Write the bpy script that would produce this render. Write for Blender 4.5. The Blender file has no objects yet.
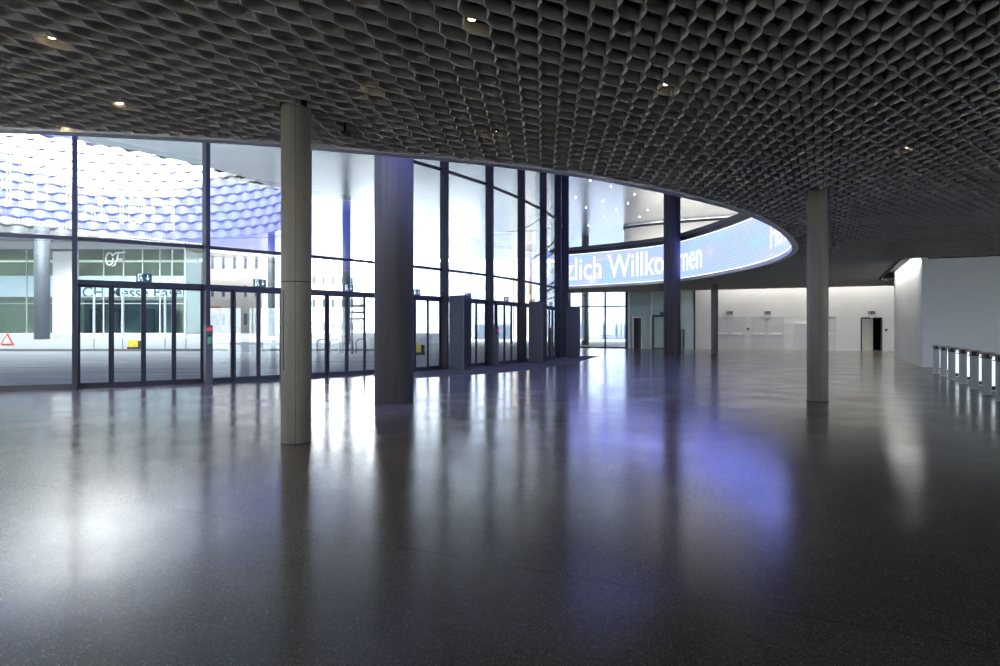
import bpy, bmesh, math, random
import numpy as np
from mathutils import Vector, Matrix
from mathutils.geometry import tessellate_polygon

random.seed(7); rng = np.random.default_rng(7)
PI = math.pi
scene = bpy.context.scene
COL = scene.collection

# ------------------------------------------------------------------ camera
EYE = 1.6
FPX = 667.0            # focal length in pixels at 1000 px width
HOR = 330.5            # horizon row
cam_d = bpy.data.cameras.new('camera')
cam_d.sensor_width = 36.0
cam_d.lens = 36.0*FPX/1000.0
cam_d.shift_y = (HOR-333.0)/1000.0
cam_d.clip_end = 1000
cam = bpy.data.objects.new('camera', cam_d); COL.objects.link(cam)
cam.location = (0, 0, EYE); cam.rotation_euler = (PI/2, 0, 0)
scene.camera = cam

# ------------------------------------------------------------------ world, sun, exposure
world = bpy.data.worlds.new('world'); scene.world = world; world.use_nodes = True
wn = world.node_tree; bg = wn.nodes['Background']
# bright hazy sky, brightest round the veiled sun behind the viewer
SKY, GLOW = 2.6, 22.0
w_tc = wn.nodes.new('ShaderNodeTexCoord'); w_dot = wn.nodes.new('ShaderNodeVectorMath'); w_dot.operation = 'DOT_PRODUCT'
w_dot.inputs[1].default_value = Vector((.15, -.9, .40)).normalized(); wn.links.new(w_tc.outputs['Generated'], w_dot.inputs[0])
w_mx = wn.nodes.new('ShaderNodeMath'); w_mx.operation = 'MAXIMUM'; w_mx.inputs[1].default_value = 0; wn.links.new(w_dot.outputs['Value'], w_mx.inputs[0])
w_pw = wn.nodes.new('ShaderNodeMath'); w_pw.operation = 'POWER'; w_pw.inputs[1].default_value = 3; wn.links.new(w_mx.outputs[0], w_pw.inputs[0])
w_ma = wn.nodes.new('ShaderNodeMath'); w_ma.operation = 'MULTIPLY_ADD'; w_ma.inputs[1].default_value = GLOW; w_ma.inputs[2].default_value = SKY; wn.links.new(w_pw.outputs[0], w_ma.inputs[0])
w_cr = wn.nodes.new('ShaderNodeMix'); w_cr.data_type = 'RGBA'; wn.links.new(w_pw.outputs[0], w_cr.inputs['Factor'])
w_cr.inputs['A'].default_value = (.76, .88, 1, 1); w_cr.inputs['B'].default_value = (1, .95, .87, 1)
sun_d = bpy.data.lights.new('sun', 'SUN'); sun_d.energy = 27.0; sun_d.angle = math.radians(1.5); sun_d.color = (1, .94, .85)
sun = bpy.data.objects.new('sun', sun_d); COL.objects.link(sun)
sun.rotation_euler = Vector((-.08, .92, -.375)).to_track_quat('-Z', 'Y').to_euler()   # low sun behind the viewer
wn.links.new(w_cr.outputs['Result'], bg.inputs[0]); wn.links.new(w_ma.outputs[0], bg.inputs[1])
scene.view_settings.view_transform = 'Standard'
scene.view_settings.look = 'None'
scene.view_settings.gamma = 1.0
scene.view_settings.use_curve_mapping = False
scene.view_settings.exposure = 0.88
scene.cycles.max_bounces = 10
scene.cycles.diffuse_bounces = 5
scene.cycles.glossy_bounces = 5
scene.cycles.transparent_max_bounces = 24
scene.cycles.sample_clamp_indirect = 8.0
scene.cycles.caustics_reflective = False
scene.cycles.caustics_refractive = False

def area_light(name, p0, p1, width, watts, aim, color=(1, 1, 1)):
    """a linear wall-washing lamp from p0 to p1, shining along aim"""
    p0 = Vector(p0); p1 = Vector(p1); L = (p1-p0).length
    d = bpy.data.lights.new(name, 'AREA'); d.shape = 'RECTANGLE'; d.size = L; d.size_y = width; d.energy = watts; d.color = color
    o = bpy.data.objects.new(name, d); COL.objects.link(o)
    z = -Vector(aim).normalized(); x = (p1-p0).normalized(); y = z.cross(x).normalized(); x = y.cross(z)
    m = Matrix((x, y, z)).transposed().to_4x4(); m.translation = (p0+p1)/2
    o.matrix_world = m
    return o

# the plan: main directions of the hall
U = Vector((0.4384, 0.8988, 0)); V = Vector((-0.8988, 0.4384, 0)); Z = Vector((0, 0, 1))
ZS = 12.0                                   # underside of the great roof
HC = 4.75                                   # underside of the lattice ceiling
def wall_y(x): return 60.0-0.425*(x-11.0)   # plan line of the far wall
WD = Vector((20, -8.5, 0)).normalized(); WN = Vector((-WD.y, WD.x, 0))*-1   # along the far wall, and its normal into the hall
if WN.y > 0: WN = -WN

area_light('wall_washer_far', (17.6, wall_y(17.6)-1.1, 7.2), (31.5, wall_y(31.5)-1.1, 7.2), 0.25, 400, (0.12, 0.3, -1), (1, .97, .92))
area_light('wall_washer_side', Vector((18.48, 29.2, 5.08))+V*.6+U*.6, Vector((18.48, 29.2, 5.08))+V*.6+U*12.4, 0.12, 95, -V*.8-Z*1.0, (1, .98, .95))
area_light('wall_washer_upper', (12.6, 63.6, 8.0), (29, 55.4, 8.0), 0.3, 580, (.25, .6, .9), (1, .95, .86))

# ------------------------------------------------------------------ materials
def new_mat(name):
    m = bpy.data.materials.new(name); m.use_nodes = True
    return m, m.node_tree.nodes, m.node_tree.links, m.node_tree.nodes['Principled BSDF']
def noise_rgb(n, l, scale, c0, c1, detail=4, lo=.35, hi=.65, stretch=None):
    tc = n.new('ShaderNodeTexCoord'); t = n.new('ShaderNodeTexNoise'); t.inputs['Scale'].default_value = scale; t.inputs['Detail'].default_value = detail
    src = tc.outputs['Object']
    if stretch:
        mp = n.new('ShaderNodeMapping'); mp.inputs['Scale'].default_value = stretch; l.new(src, mp.inputs[0]); src = mp.outputs[0]
    l.new(src, t.inputs['Vector'])
    r = n.new('ShaderNodeValToRGB'); r.color_ramp.elements[0].position = lo; r.color_ramp.elements[1].position = hi
    r.color_ramp.elements[0].color = (*c0, 1); r.color_ramp.elements[1].color = (*c1, 1)
    l.new(t.outputs['Fac'], r.inputs[0])
    return r.outputs[0], t, src
def simple(name, col, rough=.5, metal=0, var=.12, scale=3.0, spec=.5, stretch=None):
    m, n, l, b = new_mat(name)
    c0 = tuple(max(0, c*(1-var)) for c in col); c1 = tuple(min(1, c*(1+var)) for c in col)
    out, _, _ = noise_rgb(n, l, scale, c0, c1, stretch=stretch)
    l.new(out, b.inputs['Base Color'])
    b.inputs['Roughness'].default_value = rough; b.inputs['Metallic'].default_value = metal
    b.inputs['Specular IOR Level'].default_value = spec
    return m
def emit(name, col, s):
    m, n, l, b = new_mat(name)
    b.inputs['Base Color'].default_value = (*col, 1)
    b.inputs['Emission Color'].default_value = (*col, 1); b.inputs['Emission Strength'].default_value = s
    return m
def glass_mat(name, tint=(.93, .965, .975), f0=.075):
    m, n, l, b = new_mat(name); n.remove(b)
    out = n['Material Output']
    tr = n.new('ShaderNodeBsdfTransparent'); tr.inputs[0].default_value = (*tint, 1)
    gl = n.new('ShaderNodeBsdfGlossy'); gl.inputs['Roughness'].default_value = 0.0
    g = n.new('ShaderNodeNewGeometry')
    dot = n.new('ShaderNodeVectorMath'); dot.operation = 'DOT_PRODUCT'
    l.new(g.outputs['Normal'], dot.inputs[0]); l.new(g.outputs['Incoming'], dot.inputs[1])
    def mth(op, a, bv=None):
        q = n.new('ShaderNodeMath'); q.operation = op
        for i, v in enumerate((a, bv)):
            if v is None: continue
            if isinstance(v, (int, float)): q.inputs[i].default_value = v
            else: l.new(v, q.inputs[i])
        return q.outputs[0]
    c = mth('ABSOLUTE', dot.outputs['Value']); k = mth('SUBTRACT', 1.0, c); k5 = mth('POWER', k, 5.0)
    f = mth('ADD', mth('MULTIPLY', k5, 1-f0), f0)
    mix = n.new('ShaderNodeMixShader'); l.new(f, mix.inputs[0]); l.new(tr.outputs[0], mix.inputs[1]); l.new(gl.outputs[0], mix.inputs[2])
    l.new(mix.outputs[0], out.inputs['Surface'])
    return m

def floor_mat():
    m, n, l, b = new_mat('polished_terrazzo')
    tc = n.new('ShaderNodeTexCoord')
    def tex_noise(scale, detail=5, st=None, rough=.6):
        t = n.new('ShaderNodeTexNoise'); t.inputs['Scale'].default_value = scale; t.inputs['Detail'].default_value = detail; t.inputs['Roughness'].default_value = rough
        if st:
            mp = n.new('ShaderNodeMapping'); mp.inputs['Scale'].default_value = st; l.new(tc.outputs['Object'], mp.inputs[0]); l.new(mp.outputs[0], t.inputs['Vector'])
        else: l.new(tc.outputs['Object'], t.inputs['Vector'])
        return t.outputs['Fac']
    def ramp(f, p0, p1, c0, c1):
        r = n.new('ShaderNodeValToRGB'); e = r.color_ramp.elements
        e[0].position = p0; e[1].position = p1; e[0].color = (*c0, 1); e[1].color = (*c1, 1); l.new(f, r.inputs[0]); return r.outputs[0]
    base = ramp(tex_noise(.45, 7), .32, .7, (.20, .172, .148), (.34, .298, .262))
    # aggregate stones
    vo = n.new('ShaderNodeTexVoronoi'); vo.inputs['Scale'].default_value = 85; l.new(tc.outputs['Object'], vo.inputs['Vector'])
    sep = n.new('ShaderNodeSeparateColor'); l.new(vo.outputs['Color'], sep.inputs[0])
    pick = ramp(sep.outputs[0], .72, .78, (0, 0, 0), (1, 1, 1))
    size = ramp(vo.outputs['Distance'], .28, .42, (1, 1, 1), (0, 0, 0))
    mul = n.new('ShaderNodeMath'); mul.operation = 'MULTIPLY'; l.new(pick, mul.inputs[0]); l.new(size, mul.inputs[1])
    stone = ramp(sep.outputs[1], 0, 1, (.34, .30, .25), (.80, .74, .65))
    mx = n.new('ShaderNodeMix'); mx.data_type = 'RGBA'; l.new(mul.outputs[0], mx.inputs['Factor']); l.new(base, mx.inputs['A']); l.new(stone, mx.inputs['B'])
    vo2 = n.new('ShaderNodeTexVoronoi'); vo2.inputs['Scale'].default_value = 160; l.new(tc.outputs['Object'], vo2.inputs['Vector'])
    sep2 = n.new('ShaderNodeSeparateColor'); l.new(vo2.outputs['Color'], sep2.inputs[0])
    fine = ramp(sep2.outputs[0], .0, 1, (.55, .55, .55), (1.45, 1.42, 1.38))
    mm = n.new('ShaderNodeMix'); mm.data_type = 'RGBA'; mm.blend_type = 'MULTIPLY'; mm.inputs['Factor'].default_value = 1; l.new(mx.outputs['Result'], mm.inputs['A']); l.new(fine, mm.inputs['B'])
    # saw-cut joints every 8 m across the hall
    mp = n.new('ShaderNodeMapping'); mp.vector_type = 'POINT'; mp.inputs['Rotation'].default_value = (0, 0, -math.atan2(U.y, U.x)+0.0); l.new(tc.outputs['Object'], mp.inputs[0])
    sx = n.new('ShaderNodeSeparateXYZ'); l.new(mp.outputs[0], sx.inputs[0])
    add = n.new('ShaderNodeMath'); add.operation = 'ADD'; add.inputs[1].default_value = -4.1+80; l.new(sx.outputs[0], add.inputs[0])
    md = n.new('ShaderNodeMath'); md.operation = 'MODULO'; md.inputs[1].default_value = 8.0; l.new(add.outputs[0], md.inputs[0])
    lt = n.new('ShaderNodeMath'); lt.operation = 'LESS_THAN'; lt.inputs[1].default_value = .012; l.new(md.outputs[0], lt.inputs[0])
    lf = n.new('ShaderNodeMath'); lf.operation = 'MULTIPLY'; lf.inputs[1].default_value = .55; l.new(lt.outputs[0], lf.inputs[0])
    mj = n.new('ShaderNodeMix'); mj.data_type = 'RGBA'; l.new(lf.outputs[0], mj.inputs['Factor']); l.new(mm.outputs['Result'], mj.inputs['A']); mj.inputs['B'].default_value = (.016, .015, .014, 1)
    l.new(mj.outputs['Result'], b.inputs['Base Color'])
    rr = ramp(tex_noise(.8, 6, (1, 1, 1)), .3, .72, (.13, .13, .13), (.23, .23, .23))
    l.new(rr, b.inputs['Roughness'])
    b.inputs['Specular IOR Level'].default_value = .62
    bp = n.new('ShaderNodeBump'); bp.inputs['Strength'].default_value = .045; bp.inputs['Distance'].default_value = .02
    l.new(tex_noise(2.6, 4), bp.inputs['Height']); l.new(bp.outputs[0], b.inputs['Normal'])
    return m

def led_mat(name, s, pitch=.125, letter=False):
    """LED mesh: pixels on a grid, drifting pale-blue and lavender picture"""
    m, n, l, b = new_mat(name)
    uv = n.new('ShaderNodeUVMap'); uv.uv_map = 'UVMap'
    sp = n.new('ShaderNodeSeparateXYZ'); l.new(uv.outputs[0], sp.inputs[0])
    def mth(op, a, bv=None):
        q = n.new('ShaderNodeMath'); q.operation = op
        for i, v in enumerate((a, bv)):
            if v is None: continue
            if isinstance(v, (int, float)): q.inputs[i].default_value = v
            else: l.new(v, q.inputs[i])
        return q.outputs[0]
    fx = mth('SUBTRACT', mth('FRACT', mth('DIVIDE', sp.outputs[0], pitch)), .5)
    fy = mth('SUBTRACT', mth('FRACT', mth('DIVIDE', sp.outputs[1], pitch)), .5)
    d = mth('SQRT', mth('ADD', mth('MULTIPLY', fx, fx), mth('MULTIPLY', fy, fy)))
    mr = n.new('ShaderNodeMapRange'); mr.inputs[1].default_value = .22; mr.inputs[2].default_value = .42; mr.inputs[3].default_value = 1.35; mr.inputs[4].default_value = .72
    l.new(d, mr.inputs[0])
    mp = n.new('ShaderNodeMapping'); mp.inputs['Scale'].default_value = (.16, .35, 1); mp.inputs['Rotation'].default_value = (0, 0, .5); l.new(uv.outputs[0], mp.inputs[0])
    t = n.new('ShaderNodeTexNoise'); t.inputs['Scale'].default_value = 1.6; t.inputs['Detail'].default_value = 3; t.inputs['Distortion'].default_value = 1.2; l.new(mp.outputs[0], t.inputs['Vector'])
    r = n.new('ShaderNodeValToRGB'); e = r.color_ramp.elements
    e[0].position = .3; e[0].color = (.15, .26, 1.0, 1); e[1].position = .75; e[1].color = (.28, .29, 1.0, 1)
    q = e.new(.5); q.color = (.165, .225, 1.0, 1)
    q = e.new(.62); q.color = (.19, .22, 1.0, 1)
    l.new(t.outputs['Fac'], r.inputs[0])
    b.inputs['Base Color'].default_value = (.02, .02, .025, 1); b.inputs['Roughness'].default_value = .5
    l.new(r.outputs[0], b.inputs['Emission Color'])
    if letter:
        mr.inputs[3].default_value = 1.0; mr.inputs[4].default_value = .12
        for q in e: q.color = (.93, .96, 1, 1)
    l.new(mth('MULTIPLY', mr.outputs[0], s), b.inputs['Emission Strength'])
    return m

M = {}
M['floor'] = floor_mat()
def lattice_mat():
    m, n, l, b = new_mat('lattice_grey_paint')
    out, _, _ = noise_rgb(n, l, .5, (.56, .56, .54), (.64, .64, .62))
    l.new(out, b.inputs['Base Color']); b.inputs['Roughness'].default_value = .42; b.inputs['Metallic'].default_value = .15
    return m
M['lattice'] = lattice_mat()
M['plenum'] = simple('plenum_black', (.03, .03, .03), .9)
M['white_wall'] = simple('white_plaster', (.74, .74, .73), .55, var=.03, scale=.6)
M['grey_wall'] = simple('hall_grey_plaster', (.20, .20, .20), .8, var=.05)
M['box_side'] = simple('pale_grey_panel', (.62, .64, .66), .5, var=.02)
M['green_panel'] = simple('green_grey_glazed_panel', (.26, .33, .31), .22, var=.06, scale=.5, spec=.7)
M['pale_strip'] = simple('pale_strip', (.70, .70, .66), .4, var=.02)
def concrete(name, col, streak=(6, 6, .35)):
    m, n, l, b = new_mat(name)
    a, _, _ = noise_rgb(n, l, 1.2, tuple(c*.78 for c in col), tuple(c*1.18 for c in col), 6, .3, .72, streak)
    f, _, _ = noise_rgb(n, l, 40, (.88,)*3, (1.08,)*3, 3, .3, .7)
    mm = n.new('ShaderNodeMix'); mm.data_type = 'RGBA'; mm.blend_type = 'MULTIPLY'; mm.inputs['Factor'].default_value = 1
    l.new(a, mm.inputs['A']); l.new(f, mm.inputs['B']); l.new(mm.outputs['Result'], b.inputs['Base Color'])
    b.inputs['Roughness'].default_value = .62
    return m
M['concrete'] = concrete('fair_faced_concrete', (.34, .31, .27))
M['dark_concrete'] = concrete('dark_concrete', (.10, .095, .098))
M['frame'] = simple('anthracite_frame', (.016, .017, .021), .5, var=.08)
M['cabinet'] = simple('anthracite_sheet', (.060, .063, .070), .38, var=.05)
M['glass'] = glass_mat('clear_glass')
M['rim'] = simple('rim_grey_metal', (.60, .60, .61), .4, .3, var=.03)
M['cap'] = simple('dark_cap', (.03, .03, .035), .5)
M['led_far'] = led_mat('led_mesh', 1.8)
M['led_near'] = led_mat('led_mesh_near', 2.9)
M['led_white'] = emit('led_white', (.95, .90, 1.0), .66)
M['led_dots_near'] = led_mat('led_letter_dots', 9.0, letter=True)
M['led_white_near'] = emit('led_white_near', (.95, .97, 1.0), 26.0)
M['led_edge'] = emit('led_edge', (.85, .87, 1.0), .75)
M['led_edge_near'] = emit('led_edge_near', (.85, .92, 1.0), 22.0)
def soffit_mat():
    m, n, l, b = new_mat('brushed_aluminium_soffit')
    out, _, _ = noise_rgb(n, l, .25, (.50, .53, .57), (.62, .64, .67), 4, .3, .7, (.25, 2.6, 1))
    l.new(out, b.inputs['Base Color']); b.inputs['Metallic'].default_value = .7; b.inputs['Roughness'].default_value = .25
    return m
M['soffit'] = soffit_mat()
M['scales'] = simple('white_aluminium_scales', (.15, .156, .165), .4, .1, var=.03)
M['dark_gap'] = simple('dark_void', (.10, .11, .13), .8)
M['asphalt'] = simple('grey_asphalt', (.40, .405, .405), .8, var=.18, scale=.5, stretch=(.35, 2, 1))
M['plaza'] = simple('plaza_concrete', (.36, .37, .39), .8, var=.06, scale=.3)
M['kerb'] = simple('kerb_stone', (.17, .17, .17), .8)
M['outdoor_column'] = simple('grey_steel_column', (.11, .125, .15), .45, var=.05)
M['pav_frame'] = simple('pale_aluminium', (.6, .62, .64), .35, .4, var=.03)
M['pav_glass'] = glass_mat('pavilion_glass', (.80, .88, .88), .05)
M['pav_wall'] = simple('pavilion_wall', (.56, .56, .47), .6, var=.1, scale=.3)
M['white_panel'] = simple('white_panel', (.80, .81, .82), .4, var=.02)
M['beige'] = simple('beige_render', (.36, .32, .295), .7, var=.05)
M['salmon'] = simple('salmon_door', (.26, .10, .06), .5)
M['tower_blue'] = simple('blue_grey_tower', (.045, .062, .095), .4, var=.08)
M['blue_glass'] = simple('blue_glass_facade', (.012, .028, .075), .35, var=.15, scale=.3)
M['blue_window'] = simple('blue_window', (.03, .055, .12), .3, var=.1)
M['tower_white'] = simple('white_tower', (.78, .78, .78), .5, var=.05)
M['tower_brick'] = simple('pale_brick', (.13, .095, .075), .7, var=.08)
M['screen_teal'] = simple('teal_screen', (.12, .18, .20), .3, var=.3, scale=.4)
M['window_pale'] = simple('window_pale', (.06, .08, .11), .15, var=.1)
M['window_dark'] = simple('window_dark', (.04, .06, .08), .15, var=.1)
M['mat'] = simple('entrance_matting', (.11, .105, .10), .95, var=.25, scale=12)
M['steel'] = simple('brushed_steel', (.62, .65, .66), .28, .85, var=.04)
M['gate_grey'] = simple('gate_grey_metal', (.40, .43, .44), .4, .2, var=.04)
M['black'] = simple('black_plastic', (.015, .015, .017), .4)
M['sign_green'] = simple('sign_green', (.012, .10, .075), .4)
M['sign_dark'] = simple('sign_dark', (.03, .035, .035), .4)
M['sign_white'] = emit('sign_white', (.8, .95, .9), .4)
M['sign_grey'] = simple('sign_grey_print', (.55, .58, .56), .5)
M['white_paint'] = simple('white_paint', (.92, .92, .92), .4, var=.02)
M['wood_top'] = simple('beige_counter_top', (.42, .37, .32), .5)
M['strip_glow'] = emit('glow_white', (.86, .95, 1.0), .55)  # glow put into the colour of the gate strips, which are no lamps
M['lamp'] = emit('lamp_warm', (1, .74, .42), 12)
M['lamp_white'] = emit('lamp_white', (.9, .95, 1), 6)
M['red'] = emit('red_display', (.6, .05, .05), .35)
M['green_led'] = emit('green_display', (.05, .22, .13), .4)
M['red_paint'] = simple('red_reflector', (.75, .10, .07), .5)
M['yellow'] = simple('yellow_paint', (.85, .65, .05), .5)
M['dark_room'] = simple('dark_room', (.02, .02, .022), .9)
M['door_leaf'] = simple('greige_door', (.50, .50, .44), .5, var=.03)
M['letters_grey'] = simple('grey_letters', (.13, .16, .20), .5)
M['strip_light'] = emit('shop_led_band', (.85, .88, 1), .42)
M['shop_light'] = emit('shop_cove_light', (1, 1, .82), .5)
M['bluepanel'] = simple('blue_spandrel', (.05, .08, .30), .25, var=.3, scale=1.5)
M['car'] = simple('pale_car_paint', (.75, .78, .80), .25)

# ------------------------------------------------------------------ mesh helpers
class MB:
    def __init__(s): s.v = []; s.f = []
    def quad(s, *p):
        b = len(s.v); s.v += [Vector(q) for q in p]; s.f.append(tuple(range(b, b+len(p)))); return s
    def obox(s, c, ax, ay, az):
        """box centred c with half-axis vectors"""
        c = Vector(c); ax = Vector(ax); ay = Vector(ay); az = Vector(az); b = len(s.v)
        if ax.cross(ay).dot(az) < 0: ax = -ax
        for k in (-1, 1):
            for j in (-1, 1):
                for i in (-1, 1): s.v.append(c+ax*i+ay*j+az*k)
        for q in ((0, 2, 3, 1), (4, 5, 7, 6), (0, 1, 5, 4), (2, 6, 7, 3), (0, 4, 6, 2), (1, 3, 7, 5)): s.f.append(tuple(b+i for i in q))
        return s
    def box(s, x0, x1, y0, y1, z0, z1):
        return s.obox(((x0+x1)/2, (y0+y1)/2, (z0+z1)/2), ((x1-x0)/2, 0, 0), (0, (y1-y0)/2, 0), (0, 0, (z1-z0)/2))
    def prism(s, pts, z0, z1):
        """vertical prism over plan points (counter-clockwise)"""
        a = sum(pts[i][0]*pts[(i+1) % len(pts)][1]-pts[(i+1) % len(pts)][0]*pts[i][1] for i in range(len(pts)))
        if a < 0: pts = pts[::-1]
        b = len(s.v); n = len(pts)
        s.v += [Vector((p[0], p[1], z0)) for p in pts]+[Vector((p[0], p[1], z1)) for p in pts]
        for i in range(n):
            j = (i+1) % n; s.f.append((b+i, b+j, b+n+j, b+n+i))
        for t in tessellate_polygon([[Vector((p[0], p[1], 0)) for p in pts]]):
            A, B, C = (Vector((*pts[i][:2], 0)) for i in t)
            t = tuple(t) if (B-A).cross(C-A).z > 0 else tuple(t)[::-1]
            s.f.append(tuple(b+n+i for i in t)); s.f.append(tuple(b+i for i in t[::-1]))
        return s
    def extrude_poly(s, pts2, org, ex, ey, ez, depth):
        """flat outline pts2 in the plane (ex,ey) at org, thickened along ez"""
        org = Vector(org); ex = Vector(ex); ey = Vector(ey); ez = Vector(ez); n = len(pts2); b = len(s.v)
        for k in (0, 1): s.v += [org+ex*p[0]+ey*p[1]+ez*depth*k for p in pts2]
        for i in range(n):
            j = (i+1) % n; s.f.append((b+i, b+j, b+n+j, b+n+i))
        for t in tessellate_polygon([[Vector((p[0], p[1], 0)) for p in pts2]]):
            s.f.append(tuple(b+n+i for i in t)); s.f.append(tuple(b+i for i in t[::-1]))
        return s
    def lathe(s, prof, c=(0, 0, 0), n=24, caps=True):
        c = Vector(c); b = len(s.v)
        for r, z in prof:
            for i in range(n):
                a = 2*PI*i/n; s.v.append(c+Vector((r*math.cos(a), r*math.sin(a), z)))
        for k in range(len(prof)-1):
            for i in range(n):
                j = (i+1) % n; s.f.append((b+k*n+i, b+k*n+j, b+(k+1)*n+j, b+(k+1)*n+i))
        if caps:
            s.f.append(tuple(b+i for i in range(n))[::-1]); s.f.append(tuple(b+(len(prof)-1)*n+i for i in range(n)))
        return s
    def tube(s, pts, r, n=8):
        pts = [Vector(p) for p in pts]; b = len(s.v); m = len(pts)
        for k, p in enumerate(pts):
            d = (pts[min(k+1, m-1)]-pts[max(k-1, 0)]).normalized()
            a = d.cross(Z) if abs(d.z) < .95 else d.cross(Vector((1, 0, 0))); a.normalize(); c = d.cross(a)
            rr = r[k] if isinstance(r, (list, tuple)) else r
            for i in range(n): s.v.append(p+(a*math.cos(2*PI*i/n)+c*math.sin(2*PI*i/n))*rr)
        for k in range(m-1):
            for i in range(n):
                j = (i+1) % n; s.f.append((b+k*n+i, b+k*n+j, b+(k+1)*n+j, b+(k+1)*n+i))
        s.f.append(tuple(b+i for i in range(n))); s.f.append(tuple(b+(m-1)*n+i for i in range(n))[::-1])
        return s
    def build(s, name, mat, parent=None, smooth=False, bevel=0, world=True):
        me = bpy.data.meshes.new(name)
        vs = s.v
        o = bpy.data.objects.new(name, me)
        if parent is not None and world:
            inv = parent_world(parent).inverted(); vs = [inv @ q for q in vs]
        me.from_pydata([tuple(q) for q in vs], [], s.f); me.update()
        me.materials.append(mat if not isinstance(mat, str) else M[mat])
        if smooth:
            for p in me.polygons: p.use_smooth = True
        COL.objects.link(o)
        if parent is not None: o.parent = parent
        if bevel:
            md = o.modifiers.new('bevel', 'BEVEL'); md.width = bevel; md.segments = 2; md.limit_method = 'ANGLE'
        return o
def parent_world(o):
    m = Matrix.LocRotScale(o.location, o.rotation_euler, o.scale)
    return parent_world(o.parent) @ m if o.parent else m
def tag(o, label, cat, group=None, kind=None):
    o['label'] = label; o['category'] = cat
    if group: o['group'] = group
    if kind: o['kind'] = kind
    return o
def thing(name, label, cat, loc=(0, 0, 0), group=None, rz=0):
    o = bpy.data.objects.new(name, None); COL.objects.link(o); o.location = loc; o.rotation_euler = (0, 0, rz); o.empty_display_size = .2
    return tag(o, label, cat, group)
def struct(o): o['kind'] = 'structure'; return o
def sroot(name, loc=(0, 0, 0)):
    o = bpy.data.objects.new(name, None); COL.objects.link(o); o.location = loc; return struct(o)
def copy_tree(o, parent=None):
    c = o.copy(); COL.objects.link(c)
    if parent is not None: c.parent = parent
    for ch in list(o.children): copy_tree(ch, c)
    return c
def at(x, y, d):
    """the place at depth d seen at picture column x, row y"""
    return Vector(((x-500)*d/FPX, d, EYE+(HOR-y)*d/FPX))
def on_floor(x, d): return Vector(((x-500)*d/FPX, d, 0))

def text_mesh(txt, size, bold=.012):
    """letters as 2-D outlines: (verts, faces), one word or letter"""
    cu = bpy.data.curves.new('t', 'FONT'); cu.body = txt; cu.size = size; cu.resolution_u = 3; cu.offset = bold
    o = bpy.data.objects.new('t', cu); COL.objects.link(o)
    dg = bpy.context.evaluated_depsgraph_get(); me = o.evaluated_get(dg).to_mesh()
    v = [q.co.copy() for q in me.vertices]; f = [tuple(p.vertices) for p in me.polygons]
    o.evaluated_get(dg).to_mesh_clear()
    bpy.data.objects.remove(o); bpy.data.curves.remove(cu)
    return v, f
def text_width(txt, size):
    v, _ = text_mesh(txt, size); return max(q.x for q in v)
def flat_text(mb, txt, size, org, ex, ey, width=None, stretch_y=1):
    v, f = text_mesh(txt, size); w = max(q.x for q in v); k = width/w if width else 1
    b = len(mb.v); org = Vector(org)
    mb.v += [org+Vector(ex)*(q.x*k)+Vector(ey)*(q.y*stretch_y) for q in v]; mb.f += [tuple(b+i for i in q) for q in f]

def catmull(P, n=12):
    P = [np.array(p, float) for p in P]; out = []
    for i in range(len(P)-1):
        p0 = P[max(i-1, 0)]; p1 = P[i]; p2 = P[i+1]; p3 = P[min(i+2, len(P)-1)]
        for k in range(n):
            t = k/n
            out.append(.5*((2*p1)+(-p0+p2)*t+(2*p0-5*p1+4*p2-p3)*t*t+(-p0+3*p1-3*p2+p3)*t**3))
    out.append(P[-1]); return np.array(out)

# ================================================================== PLAN CURVES
RING_PTS = [(4.0, 50.2), (5.2, 49.7), (7.2, 48.1), (9.6, 45.7), (11.2, 43.2), (12.0, 40), (12.55, 36), (12.65, 32.5), (12.25, 29), (11.5, 26.2), (10.5, 24.0),
            (9.3, 21.8), (7.97, 19.7), (6.33, 17.6), (4.83, 16.1), (3.07, 14.6), (1.2, 13.3), (-.92, 12.3), (-2.2, 11.85), (-3.7, 11.35), (-4.85, 11.05), (-7.9, 10.5), (-11, 10.4), (-14.5, 10.8), (-18, 12), (-22.2, 14.2)]
RING = catmull(RING_PTS, 12)
seg = np.hypot(*np.diff(RING, axis=0).T); RS = np.r_[0, np.cumsum(seg)]
def ring_at(s):
    x = np.interp(s, RS, RING[:, 0]); y = np.interp(s, RS, RING[:, 1])
    dx = np.interp(s+.05, RS, RING[:, 0])-np.interp(s-.05, RS, RING[:, 0]); dy = np.interp(s+.05, RS, RING[:, 1])-np.interp(s-.05, RS, RING[:, 1])
    k = math.hypot(dx, dy); return x, y, dx/k, dy/k
TIP_S = RS[np.argmin(np.hypot(RING[:, 0]-11.5, RING[:, 1]-26.2))]
FAC = [(-21.1, 15.6), (-17.9, 16.1), (-14.65, 16.95), (-11.67, 18.32), (-8.96, 20.26), (-6.6, 22.6), (-4.4, 25.1), (-2.41, 27.7), (-.59, 30.5), (.957, 33.6), (2.256, 36.7), (3.34, 39.8), (4.0, 43.0), (4.2, 46.3), (4.1, 49.6), (3.7, 56), (3.0, 62.5)]
def facade_dirs(i):
    a = Vector((*FAC[max(i-1, 0)], 0)); b = Vector((*FAC[min(i+1, len(FAC)-1)], 0)); t = (b-a).normalized(); return t, Vector((t.y, -t.x, 0))

# ================================================================== SHELL
HALL = [(-24, 15.3)]+FAC+[(3.0, 63.4), (11.0, 60.0), (48, wall_y(48)), (48, -12), (-24, -12)]
mb = MB(); mb.prism(HALL, -.25, 0.0)
struct(mb.build('floor', 'floor'))

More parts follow.
